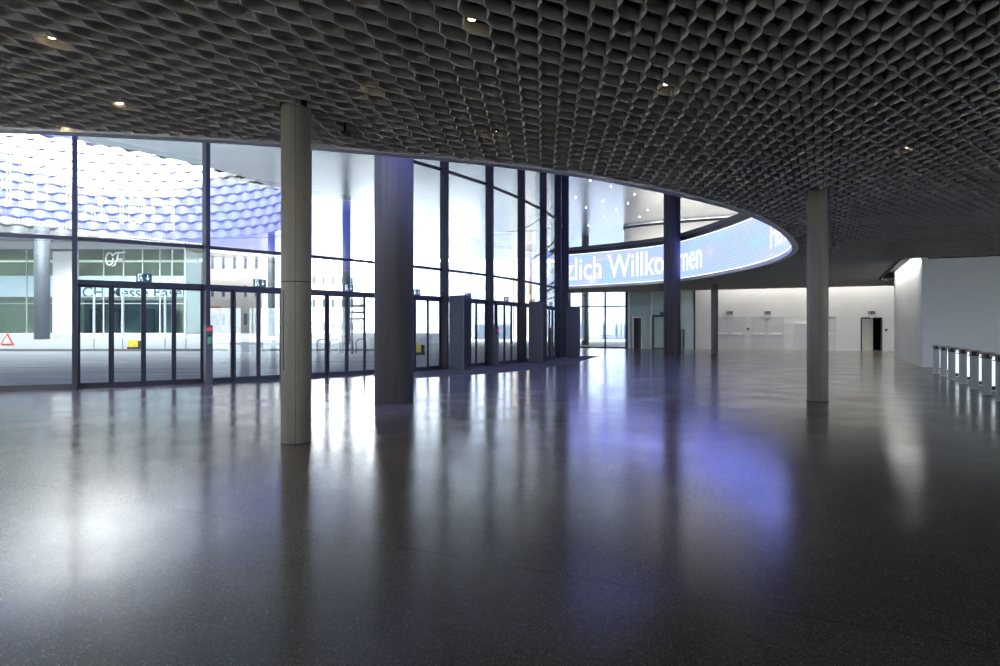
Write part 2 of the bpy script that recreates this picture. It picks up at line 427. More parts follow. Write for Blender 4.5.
# ---- lattice ceiling: wavy strips touching each other, hung under a dark plenum
ring_poly = np.vstack([RING, [(-22, 60), (2, 60)]])
def inside(px_, py_, poly):
    r = np.zeros(px_.shape, bool); x0, y0 = poly[-1]
    for x1, y1 in poly:
        c = ((y1 > py_) != (y0 > py_)) & (px_ < (x0-x1)*(py_-y1)/(y0-y1+1e-12)+x1); r ^= c; x0, y0 = x1, y1
    return r
CEIL = [tuple(p) for p in RING]+[(-24, 14.6), (-24, -12), (48, -12), (48, wall_y(48)-5.6), (3.4, wall_y(3.4)-5.6)]
ceil_np = np.array(CEIL)
BOX = np.array([(c.x, c.y) for c in (Vector((18.48, 29.2, 0))+V*.8-U*.05, Vector((18.48, 29.2, 0))+V*.8+U*13.6, Vector((18.48, 29.2, 0))-V*17+U*13.6, Vector((18.48, 29.2, 0))-V*17-U*.05)])      # the white-walled room
def lattice():
    L = .68; w = .14; A = w/2*.97; h = .135
    u = np.array([U.x, U.y]); v = np.array([V.x, V.y])
    vl = []; fl = []; base = 0
    for near in (True, False):
        nseg = 12 if near else 6
        dt = L/nseg
        t = np.arange(-40, 75, dt)
        for k in range(-330, 260):
            off = k*w+(A if k % 2 == 0 else -A)*(np.cos(2*PI*t/L)-.09*np.cos(6*PI*t/L))/.91
            X = t*u[0]+off*v[0]+.04; Y = t*u[1]+off*v[1]
            keep = (Y > 1.2) & (np.abs(X) < .78*Y+4.5) & (X < 47.5) & (X > -23.5)
            keep &= (Y <= 20) if near else (Y > 20-dt)
            if keep.sum() < 3: continue
            keep[keep] = inside(X[keep], Y[keep], ceil_np)
            if keep.sum() < 3: continue
            bx = keep & (X > 18) & (Y > 21)
            if bx.any(): keep[bx] = ~inside(X[bx], Y[bx], BOX)
            pair = keep[:-1] & keep[1:]
            if not pair.any(): continue
            idx = np.nonzero(keep)[0]; mp = -np.ones(len(t), int); mp[idx] = np.arange(len(idx)); n = len(idx)
            a = mp[np.nonzero(pair)[0]]; b = mp[np.nonzero(pair)[0]+1]
            x = X[idx]; y = Y[idx]
            if near:
                dO = -(A if k % 2 == 0 else -A)*2*PI/L*(np.sin(2*PI*t[idx]/L)-.27*np.sin(6*PI*t[idx]/L))/.91
                nx = v[0]-dO*u[0]; ny = v[1]-dO*u[1]; q = np.hypot(nx, ny); nx = nx/q*.0025; ny = ny/q*.0025
                c = [np.c_[x-nx, y-ny, np.full(n, HC+h)], np.c_[x-nx, y-ny, np.full(n, HC)], np.c_[x+nx, y+ny, np.full(n, HC)], np.c_[x+nx, y+ny, np.full(n, HC+h)]]
                for j in range(3):
                    fl.append(np.c_[a+j*n, b+j*n, b+(j+1)*n, a+(j+1)*n]+base)
            else:
                c = [np.c_[x, y, np.full(n, HC+h)], np.c_[x, y, np.full(n, HC)]]
                fl.append(np.c_[a, b, b+n, a+n]+base)
            vl += c; base += n*len(c)
    Vv = np.vstack(vl); F = np.vstack(fl)
    me = bpy.data.meshes.new('ceiling'); me.vertices.add(len(Vv)); me.vertices.foreach_set('co', Vv.astype(np.float32).ravel())
    me.loops.add(F.size); me.loops.foreach_set('vertex_index', F.astype(np.int32).ravel())
    me.polygons.add(len(F)); me.polygons.foreach_set('loop_start', np.arange(0, F.size, 4, dtype=np.int32))
    try: me.polygons.foreach_set('loop_total', np.full(len(F), 4, dtype=np.int32))
    except Exception: pass
    me.update(calc_edges=True); me.validate()
    me.materials.append(M['lattice'])
    o = bpy.data.objects.new('ceiling', me); COL.objects.link(o); struct(o)
    print('lattice quads', len(F))
    return o
ceiling = lattice()
mb = MB(); mb.prism(CEIL, HC+.42, HC+.52); mb.build('plenum_lining', 'plenum', ceiling)
# the upper floor slab over the hall
SLAB = [tuple(p) for p in RING]+[(-24, 14.6), (-24, -12), (48, -12), (48, wall_y(48)), (11, 60), (3.4, 62), (3.6, 55)]
mb = MB(); mb.prism(SLAB, 7.5, 7.8); mb.build('upper_slab', 'grey_wall', ceiling)

# ---- soffit of the great roof at 11 m, with the round opening
DC = (-38.7, 53.0); DR = 22.7
def rect_pt(a, x0, x1, y0, y1):
    c, s = math.cos(a), math.sin(a); t = 1e9
    if c > 1e-9: t = min(t, (x1-DC[0])/c)
    if c < -1e-9: t = min(t, (x0-DC[0])/c)
    if s > 1e-9: t = min(t, (y1-DC[1])/s)
    if s < -1e-9: t = min(t, (y0-DC[1])/s)
    return DC[0]+c*t, DC[1]+s*t
R4 = (-110, 50, -12.3, 96)
angs = sorted([2*PI*i/144 for i in range(144)]+[math.atan2(y-DC[1], x-DC[0]) % (2*PI) for x in R4[:2] for y in R4[2:]])
mb = MB(); n = len(angs)
for i in range(n):
    a, b = angs[i], angs[(i+1) % n]
    p = [(DC[0]+DR*math.cos(q), DC[1]+DR*math.sin(q)) for q in (a, b)]; r = [rect_pt(q, *R4) for q in (a, b)]
    mb.quad((*p[0], ZS), (*p[1], ZS), (*r[1], ZS), (*r[0], ZS))
    mb.quad((*p[0], ZS+.6), (*r[0], ZS+.6), (*r[1], ZS+.6), (*p[1], ZS+.6))
    mb.quad((*r[0], ZS), (*r[1], ZS), (*r[1], ZS+.6), (*r[0], ZS+.6))
roof = struct(mb.build('ceiling_soffit', 'soffit'))

# ---- funnel of overlapping scales round the opening
def funnel():
    nw = 72; rows = 24; hz = .92
    mb = MB(); na = nw*6
    for k in range(rows):
        z0 = ZS+.06+k*hz; ph = PI*(k % 2)
        r_top = DR-.10*k-.02; b = len(mb.v)
        for i in range(na):
            a = 2*PI*i/na; wv = .5+.5*math.cos(nw*a+ph)
            rb = r_top-.04-.22*wv**3; zb = z0-.16*wv**3
            mb.v.append(Vector((DC[0]+rb*math.cos(a), DC[1]+rb*math.sin(a), zb)))
            rm = r_top-.04-.10*wv**3; mb.v.append(Vector((DC[0]+rm*math.cos(a), DC[1]+rm*math.sin(a), z0+hz*.5)))
            mb.v.append(Vector((DC[0]+(r_top-.02)*math.cos(a), DC[1]+(r_top-.02)*math.sin(a), z0+hz*1.02)))
        for i in range(na):
            j = (i+1) % na
            for q in (0, 1): mb.f.append((b+3*i+q, b+3*i+q+1, b+3*j+q+1, b+3*j+q))
    o = mb.build('funnel_cladding', 'scales', roof, smooth=True)
    mb = MB(); nn = 96; zt = ZS+rows*hz
    prof = [(DR+.02, ZS), (DR-.1*rows+.05, zt), (DR-.1*rows+.9, zt), (DR+.9, ZS+.6)]
    b = 0
    for r, z in prof:
        for i in range(nn):
            a = 2*PI*i/nn; mb.v.append(Vector((DC[0]+r*math.cos(a), DC[1]+r*math.sin(a), z)))
    for k in range(3):
        for i in range(nn):
            j = (i+1) % nn; mb.f.append((k*nn+i, k*nn+j, (k+1)*nn+j, (k+1)*nn+i))
    mb.build('funnel_backing', 'dark_gap', roof)
funnel()

# ---- walls
def wall_box(name, p, q, z0, z1, th, mat, side=1):
    p = Vector((*p, 0)); q = Vector((*q, 0)); t = (q-p).normalized(); nn = Vector((-t.y, t.x, 0))*side
    mb = MB(); mb.prism([(p.x, p.y), (q.x, q.y), (q.x+nn.x*th, q.y+nn.y*th), (p.x+nn.x*th, p.y+nn.y*th)], z0, z1)
    return struct(mb.build(name, mat))
wall_box('wall_south', (-24, -12), (48, -12), 4.3, ZS, .3, 'grey_wall', -1)
wall_box('wall_east', (48, -12), (48, wall_y(48)), 4.3, ZS, .3, 'grey_wall', -1)
def fill_window(name, p, q, zt, step):  # glazing added out of view to bring fill daylight into the hall
    p = Vector((*p, 0)); q = Vector((*q, 0)); t = (q-p).normalized(); n = Vector((-t.y, t.x, 0)); L = (q-p).length
    r = sroot(name, p); k = 0
    while k <= L+.01:
        mb = MB(); mb.obox(p+t*min(max(k, .08), L-.08)+Z*zt/2, t*.06, n*.12, Z*zt/2); mb.build('mullion', 'frame', r); k += step
    mb = MB(); mb.obox(p+t*L/2+Z*.07, t*L/2, n*.08, Z*.07); mb.obox(p+t*L/2+Z*(zt-.05), t*L/2, n*.08, Z*.05); mb.build('rail', 'frame', r)
    mb = MB(); mb.obox(p+t*L/2+Z*zt/2, t*L/2, n*.012, Z*(zt/2-.1)); mb.build('glass_pane', 'glass', r)
wall_box('wall_southmiddle', (-8, -12), (28, -12), 0, 4.3, .3, 'grey_wall', -1)
fill_window('window_21', (-24, -12), (-8, -12), 4.3, 4.0)  # windows 21 to 24 are added out of view for fill daylight
fill_window('window_23', (28, -12), (48, -12), 4.3, 5.0)
fill_window('window_24', (-24, -12), (-24, 15.3), 4.3, 5.46)
fill_window('window_22', (48, -12), (48, 30), 4.3, 6.0)
wall_box('wall_southeast', (48, 30), (48, wall_y(48)), 0, 4.3, .3, 'grey_wall', -1)
wall_box('wall_west', (-24, -12), (-24, 15.3), 4.3, ZS, .3, 'grey_wall', 1)

def fw(x, off=0): # a point on the far wall at plan x, moved off into the hall
    return Vector((x, wall_y(x), 0))+WN*off
def fwx(px):      # plan x where picture column px meets the far wall
    k = (px-500)/FPX; d = (60+.425*11)/(1+.425*k); return k*d
XG = fwx(695.0)
# far wall: white plaster from XG to the side room, with a real opening for the open door
xo0, xo1 = fwx(861), fwx(882); HD = 2.62
mb = MB()
def wseg(x0, x1, z0, z1, th=.3):
    a, b = fw(x0), fw(x1); mb.prism([(a.x, a.y), (b.x, b.y), (b.x-WN.x*th, b.y-WN.y*th), (a.x-WN.x*th, a.y-WN.y*th)], z0, z1)
wseg(XG, xo0, 0, 7.5); wseg(xo1, 48, 0, 7.5); wseg(xo0, xo1, HD, 7.5)
struct(mb.build('wall_north', 'white_wall'))
# green-grey glazed panels at its left end
mb = MB(); xl = fwx(627)
wseg(xl, XG, 0, 7.5); wg = struct(mb.build('wall_northwest', 'green_panel'))
# the white-walled room at the right
c0 = Vector((18.48, 29.2, 0)); c1 = c0+U*13.2; c2 = c0-V*22
mb = MB(); th = .25
a = c0+U*th; mb.prism([(a.x, a.y), (c1.x, c1.y), (c1.x-V.x*th, c1.y-V.y*th), (a.x-V.x*th, a.y-V.y*th)], 0, 5.17); struct(mb.build('wall_room', 'white_wall'))
mb = MB(); a = c0
mb.prism([(a.x, a.y), (c2.x, c2.y), (c2.x+U.x*th, c2.y+U.y*th), (a.x+U.x*th, a.y+U.y*th)], 0, 4.72)
wr = struct(mb.build('wall_room_side', 'box_side'))
mb = MB(); q = c0-V*4.35-U*.004; mb.obox(q+Z*2.36, V*.012, U*.006, Z*2.36); mb.build('panel_joint', 'frame', wr)
mb = MB(); q = c0-V*3.95-U*.02; mb.obox(q+Z*1.22, V*.09, U*.02, Z*.045); tag(mb.build('wall_switch', 'cabinet'), 'small grey switch box on the pale grey room wall above the gates', 'switch')
mb = MB(); q = c0+U*6.5+V*.8; mb.obox(q+Z*4.92, U*6.6, V*.03, Z*.22); struct(mb.build('trim_1', 'cap'))
mb = MB(); q = c0+U*2.5+V*.004
for k in (0, 1.0): mb.obox(q+U*k+Z*1.1, U*.012, V*.004, Z*1.1)
mb.obox(q+U*.5+Z*2.2, U*.5, V*.004, Z*.012)
mb.build('door_joint', 'box_side', bpy.data.objects['wall_room'])

# upper storey beyond the rim: white curved wall
UP = catmull([(12.8, 67.7), (12.45, 66.7), (13.2, 65.6), (15.5, 63.8), (18.8, 61.9), (22.7, 60.2), (28.8, 57), (37.6, 51)], 10)
mb = MB()
for i in range(len(UP)-1):
    a, b = UP[i], UP[i+1]; t = (b-a)/np.hypot(*(b-a)); nn = np.array([-t[1], t[0]])*.3
    mb.prism([tuple(a), tuple(b), tuple(b+nn), tuple(a+nn)], 7.8, 11.72)
wu = struct(mb.build('wall_upper', 'white_wall'))
mb = MB()
for i in range(len(UP)-1):
    a, b = UP[i], UP[i+1]; t = (b-a)/np.hypot(*(b-a)); nn = np.array([-t[1], t[0]])
    mb.prism([tuple(a-nn*.10), tuple(b-nn*.10), tuple(b+nn*.2), tuple(a+nn*.2)], 11.72, 11.95)
mb.build('shadow_gap', 'cap', wu)
# inner wall of the well above the near side of the rim
mb = MB(); ss = np.linspace(TIP_S-2, RS[-1], 60)
for s0, s1 in zip(ss[:-1], ss[1:]):
    p = [ring_at(s) for s in (s0, s1)]
    a, b = [np.array([q[0]+q[3]*-.0, q[1]]) for q in p]; o = [np.array([-q[3], q[2]])*.2 for q in p]
    mb.prism([tuple(a+o[0]*1.2), tuple(b+o[1]*1.2), tuple(b+o[1]*2.2), tuple(a+o[0]*2.2)], 9.5, ZS)
struct(mb.build('wall_well', 'white_wall'))

# ================================================================== LED RING
def band(mb, s0, s1, z0f, z1f, inset, th, step=.4):
    """a strip of the ring between s0 and s1; inset is toward the middle of the opening"""
    ss = np.linspace(s0, s1, max(2, int((s1-s0)/step)+1)); b = len(mb.v); uv = []
    for s in ss:
        x, y, tx, ty = ring_at(s); nx, ny = ty, -tx       # right of travel = ?
        # middle of the opening lies to the right of travel (clockwise from the far left)
        for off, zf in ((inset, z0f), (inset, z1f), (inset-th, z1f), (inset-th, z0f)):
            mb.v.append(Vector((x+nx*off, y+ny*off, zf(s)))); uv.append((s, zf(s)))
    n = len(ss)
    for i in range(n-1):
        for j in range(4):
            k = (j+1) % 4; mb.f.append((b+4*i+j, b+4*i+k, b+4*(i+1)+k, b+4*(i+1)+j))
    mb.f.append((b, b+3, b+2, b+1)); e = b+4*(n-1); mb.f.append((e, e+1, e+2, e+3))
    return uv
def uv_by_vertex(o, uv):
    l = o.data.uv_layers.new(name='UVMap')
    for lp in o.data.loops: l.data[lp.index].uv = uv[lp.vertex_index]
cst = lambda z: (lambda s: z)
SEND = RS[-1]
def ramp_z(za, zb):   # from the far side's height to the near side's height
    return lambda s: za+(zb-za)*min(1, max(0, (s-TIP_S-3)/6.0))
LB = ramp_z(4.95, 5.6)
LT = lambda s: 7.2+1.9*min(1, max(0, (s-TIP_S+6)/8.0))
ring = thing('led_display_ring', 'curved pale blue LED screen band around the big ceiling opening, reading Herzlich Willkommen', 'display')
mb = MB(); uv = band(mb, .2, TIP_S+6, LB, LT, .05, .08); o = mb.build('screen', 'led_far', ring); uv_by_vertex(o, uv)
mb = MB(); uv = band(mb, TIP_S+6, SEND-.5, LB, LT, .05, .08); o = mb.build('screen', 'led_near', ring); uv_by_vertex(o, uv)
mb = MB(); band(mb, .2, TIP_S+6, lambda s: LB(s)-.06, LB, .07, .10); mb.build('bright_border', 'led_edge', ring)
mb = MB(); band(mb, .2, TIP_S+6, LT, lambda s: LT(s)+.06, .07, .10); mb.build('bright_border', 'led_edge', ring)
mb = MB(); uv = band(mb, TIP_S+6, SEND-.5, lambda s: LB(s)-.16, lambda s: LB(s)+.02, .07, .02); o = mb.build('bright_border', 'led_dots_near', ring); uv_by_vertex(o, uv)
mb = MB(); uv = band(mb, TIP_S+6, SEND-.5, LT, lambda s: LT(s)+.10, .07, .02); o = mb.build('bright_border', 'led_dots_near', ring); uv_by_vertex(o, uv)
mb = MB(); band(mb, .2, SEND-.5, lambda s: LT(s)+.06, lambda s: LT(s)+.32, .12, .24); mb.build('top_cap', 'cap', ring)
def letters(txt, width, bold=.012):
    tot = text_width(txt, 1.0); k = width/tot; out = []
    for i, c in enumerate(txt):
        if c == ' ': continue
        x0 = text_width(txt[:i]+'|', 1.0)-text_width('|', 1.0) if i else 0
        v, f = text_mesh(c, 1.0, bold)
        out.append((x0*k, ([Vector((q.x*k, q.y, 0)) for q in v], f)))
    return out
def s_of_px(px_, lo=0, hi=TIP_S):
    best = min((abs(500+FPX*ring_at(s)[0]/ring_at(s)[1]-px_), s) for s in np.linspace(lo, hi, 600)); return best[1]
s_n = s_of_px(703); s_w = s_of_px(609)
# "Herzlich Willkommen": W starts at picture column 609, n ends at 703
fr = (text_width('Herzlich W', 1)-text_width('W', 1))/text_width('Herzlich Willkommen', 1)
wid = (s_n-s_w)/(1-fr)
# keep what the screen shows from its left end on
_full = letters('Herzlich Willkommen', wid)
ring_text_start = s_n-wid
CAP = 1.62/.70
def put(txt, s0, width, zf, cap, mat, smin=.3, bold=.012):
    for dx, (v, f) in letters(txt, width, bold):
        vv = [(s0+dx+q.x, q.y*cap) for q in v]
        if min(q[0] for q in vv) < smin or max(q[0] for q in vv) > SEND-.6: continue
        mb = MB()
        for s, z in vv:
            x, y, tx, ty = ring_at(s); mb.v.append(Vector((x+ty*.085, y-tx*.085, zf(s)+z)))
        mb.f = list(f); o = mb.build('letter', mat, ring); uv_by_vertex(o, [(s, zf(s)+z) for s, z in vv])
put('Herzlich Willkommen', ring_text_start, wid, lambda s: LB(s)+.42, CAP, 'led_white')
s_he = s_of_px(771.5, RS[60], TIP_S)
put('Herzlich', s_he, 5.6, lambda s: LB(s)+.42, CAP*.8, 'led_white')
NEAR_H = s_of_px(0, 0, 1)
s_h3 = RS[np.argmin(np.hypot(RING[:, 0]+1.7, RING[:, 1]-12.05))]
put('Herzlich Willkommen', s_h3, 16.0, lambda s: LB(s)+.45, 2.25/.70, 'led_dots_near', bold=.004)
# rim trim
mb = MB(); band(mb, 0, SEND, cst(HC-.03), cst(HC+.17), .05, .22); o = struct(mb.build('trim_2', 'rim'))
mb = MB(); band(mb, 0, SEND, cst(HC+.17), lambda s: LB(s)-.1, -.05, .1); mb.build('rim_fascia', 'rim', o)
mb = MB(); band(mb, .2, SEND-.5, lambda s: LB(s)-.12, lambda s: LT(s)+.3, -.06, .1); mb.build('ring_backing', 'cap', ring)

# ================================================================== COLUMNS
def column(name, px_, dfront, r, ztop, mat, label, seam=None):
    c = on_floor(px_, dfront); d = c.normalized(); c = c+d*r
    t = thing(name, label, 'column', c)
    mb = MB(); mb.lathe([(r, 0), (r, ztop)], c, 48); o = mb.build('shaft', mat, t, smooth=False)
    for p in o.data.polygons: p.use_smooth = len(p.vertices) == 4
    mb = MB(); mb.lathe([(r+.012, 0), (r+.012, .012), (r, .016)], c, 48); mb.build('base_joint', 'cap', t)
    if seam:
        mb = MB(); mb.lathe([(r+.0015, seam), (r+.0015, seam+.014)], c, 48, caps=False); mb.build('cast_joint', 'cap', t)
    return t, c, r
t, c, r = column('concrete_column', 296, 9.32, .205, HC+.12, 'concrete', 'slender round concrete column nearest the viewer, in front of the glass doors', 2.28)
mb = MB(); a = math.radians(-128)
for z0, h in ((1.05, 1.12),):
    dv = Vector((math.cos(a), math.sin(a), 0)); tv = Vector((-dv.y, dv.x, 0)); mb.obox(c+dv*(r+.001)+Z*(z0+h/2), tv*.008, dv*.004, Z*h/2)
mb.build('service_slot', 'cap', t)
mb = MB(); dv = Vector((.25, -.97, 0)); mb.obox(c+dv*(r)+Z*2.4, Vector((.97, .25, 0))*.003, dv*.004, Z*2.4); mb.build('cast_joint', 'dark_concrete', t)
column('concrete_column', 394, 14.32, .43, ZS, 'dark_concrete', 'thick dark round column rising through the ceiling opening beside the entrance mat')
column('concrete_column', 817.5, 14.92, .225, HC+.12, 'concrete', 'slender round concrete column to the right of the LED ring tip')
column('concrete_column', 672, 41.6, .52, ZS, 'dark_concrete', 'thick round column standing in front of the word Willkommen on the LED screen')
column('concrete_column', 714.5, 45.4, .235, HC+.12, 'concrete', 'thin round column far back in front of the white double doors')

# ================================================================== FACADE
ZT1, ZT2, ZH = 4.13, 8.28, 3.0
def P3(p): return Vector((p[0], p[1], 0))
def facade():
    nwin = 0; ndoor = 0
    for i in range(len(FAC)-1):
        a, b = P3(FAC[i]), P3(FAC[i+1]); t = (b-a).normalized(); n = Vector((t.y, -t.x, 0)); L = (b-a).length
        isdoor = 3 <= i <= 10
        nwin += 1
        root = sroot('window_%d' % nwin, a)
        # mullion at the bay's left end
        tm, nm = facade_dirs(i)
        mb = MB(); c = a+nm*.13; mb.obox(c+Z*ZS/2, tm*.06, nm*.19, Z*ZS/2); mb.build('mullion', 'frame', root)
        e0, e1 = .06, L-.06
        def rail(z, h, dep, nm_='transom', par=root, m='frame'):
            mb = MB(); mb.obox(a+t*(L/2)+Z*z, t*((e1-e0)/2), n*dep, Z*h); return mb.build(nm_, m, par)
        rail(ZT1, .05, .05); rail(ZT2, .05, .06)
        def pane(z0, z1, par=root, x0=e0, x1=e1, off=0):
            mb = MB(); mb.obox(a+t*((x0+x1)/2)+n*off+Z*(z0+z1)/2, t*((x1-x0)/2), n*.012, Z*(z1-z0)/2); return mb.build('glass_pane', 'glass', par)
        pane(ZT1+.035, ZT2-.05); pane(ZT2+.05, ZS)
        if not isdoor:
            pane(.14, ZT1-.035); rail(.07, .07, .06, 'bottom_rail')
            continue
        ndoor += 1
        rail(ZH-.07, .07, .085, 'door_header'); pane(ZH, ZT1-.035)
        droot = sroot('door_%d' % ndoor, a)
        w = (e1-e0)/4
        for k in range(4):
            x0 = e0+k*w; x1 = x0+w; off = 0.03 if k in (1, 2) else -.03
            mb = MB(); cc = a+n*off
            for xs in (x0+.03, x1-.03): mb.obox(cc+t*xs+Z*(ZH-.14)/2, t*.034, n*.03, Z*(ZH-.14)/2)
            mid = cc+t*(x0+x1)/2
            mb.obox(mid+Z*.075, t*(w/2-.06), n*.03, Z*.07); mb.obox(mid+Z*(ZH-.17), t*(w/2-.06), n*.03, Z*.03)
            leaf = mb.build('door_leaf', 'frame', droot)
            pane(.14, ZH-.2, leaf, x0+.06, x1-.06, off)
        mb = MB(); mb.obox(a+t*(L/2)+n*.02+Z*.006, t*(L/2), n*.12, Z*.006); mb.build('threshold', 'frame', droot)
    # closing mullion
facade()
# the far glass wall
def far_window():
    root = sroot('window_20', (3, 63, 0))
    a, b = Vector((3.05, 63.3, 0)), Vector((fwx(627), wall_y(fwx(627)), 0)); t = (b-a).normalized(); n = Vector((t.y, -t.x, 0)); L = (b-a).length
    for px_, w in ((605.3, .07), (570, .07), (627, .09)):
        k = (px_-500)/FPX; s = (a.x-k*a.y)/(k*t.y-t.x); s = min(max(s, .1), L-.05)
        mb = MB(); mb.obox(a+t*s+Z*3.75, t*w, n*.08, Z*3.75); mb.build('mullion', 'frame', root)
    for z, h in ((.06, .06), (3.78, .05), (5.15, .06)):
        mb = MB(); mb.obox(a+t*L/2+Z*z, t*L/2, n*.06, Z*h); mb.build('transom', 'frame', root)
    mb = MB(); mb.obox(a+t*L/2+Z*2.6, t*L/2, n*.012, Z*2.55); mb.build('glass_pane', 'glass', root)
    mb = MB(); mb.obox(a+t*L/2+Z*6.3, t*L/2, n*.03, Z*1.15); mb.build('spandrel', 'bluepanel', root)
far_window()
# big dark post where the facade passes the rim
mb = MB(); q = P3(FAC[12]); t, n = facade_dirs(12); mb.obox(q+n*.20+Z*ZS/2, t*.12, n*.24, Z*ZS/2); mb.build('mullion', 'frame', bpy.data.objects['window_13'])

# ---- exit signs over the doors
def pictogram(mb, o, ex, ey, n, s, arrow_dx, mirror=False):
    """a running figure leaving through a door, and an arrow; heights in units of s"""
    e = n*.004
    def poly(pts): mb.extrude_poly([(p[0]*s, p[1]*s) for p in pts], o, ex, ey, n, .004)
    poly([(-.62, -.40), (-.50, -.40), (-.50, .32), (-.20, .32), (-.20, .40), (-.62, .40)])     # door frame
    poly([(-.37, .12), (-.28, .12), (-.28, .22), (-.37, .22)])                                    # head
    poly([(-.42, -.12), (-.28, -.08), (-.26, .09), (-.40, .09)])                                  # trunk
    poly([(-.26, .07), (-.12, -.04), (-.15, -.08), (-.27, .0)])                                   # arm
    poly([(-.42, -.12), (-.36, -.12), (-.42, -.36), (-.50, -.36)])                                # rear leg
    poly([(-.34, -.10), (-.28, -.08), (-.14, -.22), (-.16, -.38), (-.22, -.38), (-.21, -.24)])    # front leg
    poly([(.31, .32), (.39, .32), (.39, -.10), (.52, .04), (.52, -.07), (.35, -.28), (.18, -.07), (.18, .04), (.31, -.10)])  # arrow down
ORD = ['leftmost door bay', 'second door bay, left of the nearest column', 'third door bay, between the near columns', 'fourth door bay, beside the thick dark column',
       'door bay at the first grey cabinet', 'door bay between first and middle cabinets', 'door bay at the middle cabinet', 'last door bay by the far cabinet']
for j, i in enumerate(range(3, 11)):
    a, b = P3(FAC[i]), P3(FAC[i+1]); t = (b-a).normalized(); n = Vector((t.y, -t.x, 0)); fr_ = .5
    c = a+(b-a)*fr_+n*.13+Z*(ZH+.115)
    s = thing('exit_sign', 'green running figure exit sign over the '+ORD[j], 'sign', c, 'exit signs over the entrance doors')
    mb = MB(); mb.obox(c, t*.20, n*.03, Z*.115); mb.build('sign_case', 'sign_green', s)
    mb = MB(); pictogram(mb, c+n*.031, t, Z, n, .26, 0); mb.build('pictogram', 'sign_white', s)

# ---- card reader pillars and air-curtain cabinets
def reader(px_, d, w, label, hgt=1.76):
    c = on_floor(px_, d); t = thing('access_pillar', label, 'pillar terminal', c, 'access pillars by the doors'); 
    i = min(range(len(FAC)), key=lambda k: (P3(FAC[k])-c).length); tm, nm = facade_dirs(i)
    mb = MB(); mb.obox(c+Z*hgt/2, tm*w/2, nm*.09, Z*hgt/2); mb.build('housing', 'cabinet', t, bevel=.008)
    mb = MB(); mb.obox(c+nm*.092+Z*(hgt-.12), tm*w*.36, nm*.004, Z*.05); mb.build('display', 'red', t)
    mb = MB(); mb.obox(c+nm*.092+Z*(hgt-.45), tm*w*.26, nm*.004, Z*.10); mb.build('keypad', 'green_led', t)
    mb = MB(); mb.obox(c+nm*.092+Z*(hgt-.30), tm*w*.30, nm*.006, Z*.03); mb.build('card_slot', 'black', t)
    return t
reader(208.5, 19.76, .20, 'dark access pillar with red display beside the second tall mullion from the left')
reader(496.3, 29.6, .17, 'dark access pillar between the first and middle grey cabinets')
reader(550.2, 35.6, .17, 'dark access pillar between the middle and far grey cabinets')
def cabinet(i, label):
    q = P3(FAC[i]); t, n = facade_dirs(i); q = q+n*1.05-t*.10
    r = thing('air_curtain_cabinet', label, 'cabinet', q, 'air curtain cabinets on the entrance mat')
    mb = MB(); mb.obox(q+Z*1.506, t*.25, n*.38, Z*1.495); mb.build('casing', 'cabinet', r, bevel=.01)
    mb = MB()
    mb.obox(q-t*.252+Z*1.5, t*.004, n*.345, Z*1.42); mb.build('side_panel', 'cabinet', r)
    mb = MB(); mb.obox(q+n*.382+Z*1.5, t*.22, n*.004, Z*1.42); mb.build('front_panel', 'frame', r)
    mb = MB()
    for k in range(9): mb.obox(q+n*.388+t*(-.16+.04*k)+Z*1.5, t*.008, n*.004, Z*1.3)
    mb.build('outlet_grille', 'black', r)
    mb = MB(); mb.obox(q+Z*3.006, t*.255, n*.385, Z*.008); mb.build('top_plate', 'frame', r)
    return r
cabinet(7, 'tall anthracite cabinet standing nearest the thick dark column')
cabinet(9, 'tall anthracite cabinet in the middle of the three on the mat')
cabinet(11, 'tall anthracite cabinet farthest along the mat, before the far glass wall')
# entrance mat
near_edge = [(-3.9, 22.2), (-2.7, 22.5), (-1.08, 24.0), (0.05, 25.3), (.90, 26.4), (1.9, 28.4), (2.76, 30.7), (4.0, 34.4), (5.2, 38.2), (6.36, 42.0)]
far_edge = [(P3(FAC[i])+facade_dirs(i)[1]*.36) for i in (12, 11, 10, 9, 8, 7, 6)]
mb = MB(); mb.prism(near_edge+[(4.3, 42.0)]+[(p.x, p.y) for p in far_edge[1:]], 0.0, .008)
tag(mb.build('entrance_mat', 'mat'), 'long dark grey entrance mat curving along the glass doors', 'mat')

# ================================================================== FAR WALL FITTINGS
def wbox(mb, x0, x1, z0, z1, off0, off1):
    a, b = fw(x0), fw(x1); c = (a+b)/2+WN*(off0+off1)/2
    mb.obox(c+Z*(z0+z1)/2, WD*((b-a).length/2), WN*((off1-off0)/2), Z*((z1-z0)/2))
def fz(px_, row):
    x = fwx(px_); return EYE+(HOR-row)*wall_y(x)/FPX
def double_door(num, p0, p1, pm):
    x0, x1, xm = fwx(p0), fwx(p1), fwx(pm); h = 2.68
    r = sroot('door_%d' % num, fw(x0))
    mb = MB()
    wbox(mb, x0-.06, x0, 0, h+.06, 0, .03); wbox(mb, x1, x1+.06, 0, h+.06, 0, .03); wbox(mb, x0-.06, x1+.06, h, h+.07, 0, .035); mb.build('door_frame', 'box_side', r)
    for a, b in ((x0, xm-.025), (xm+.025, x1)):
        mb = MB(); wbox(mb, a+.01, b-.01, .02, h-.01, .002, .02); lf = mb.build('door_leaf', 'box_side', r)
        mb = MB(); wbox(mb, a+.10, b-.08, 1.28, 1.42, .035, .065); wbox(mb, a+.14, a+.2, 1.32, 1.40, .02, .04); wbox(mb, b-.2, b-.14, 1.32, 1.40, .02, .04); mb.build('push_bar', 'white_paint', lf)
    mb = MB(); wbox(mb, xm-.25, xm+.25, h+.02, h+.14, .035, .055); mb.build('door_closer', 'pale_strip', r)
double_door(9, 715.5, 744, 729.5); double_door(10, 751.5, 783, 766.5); double_door(11, 822, 835, 832)
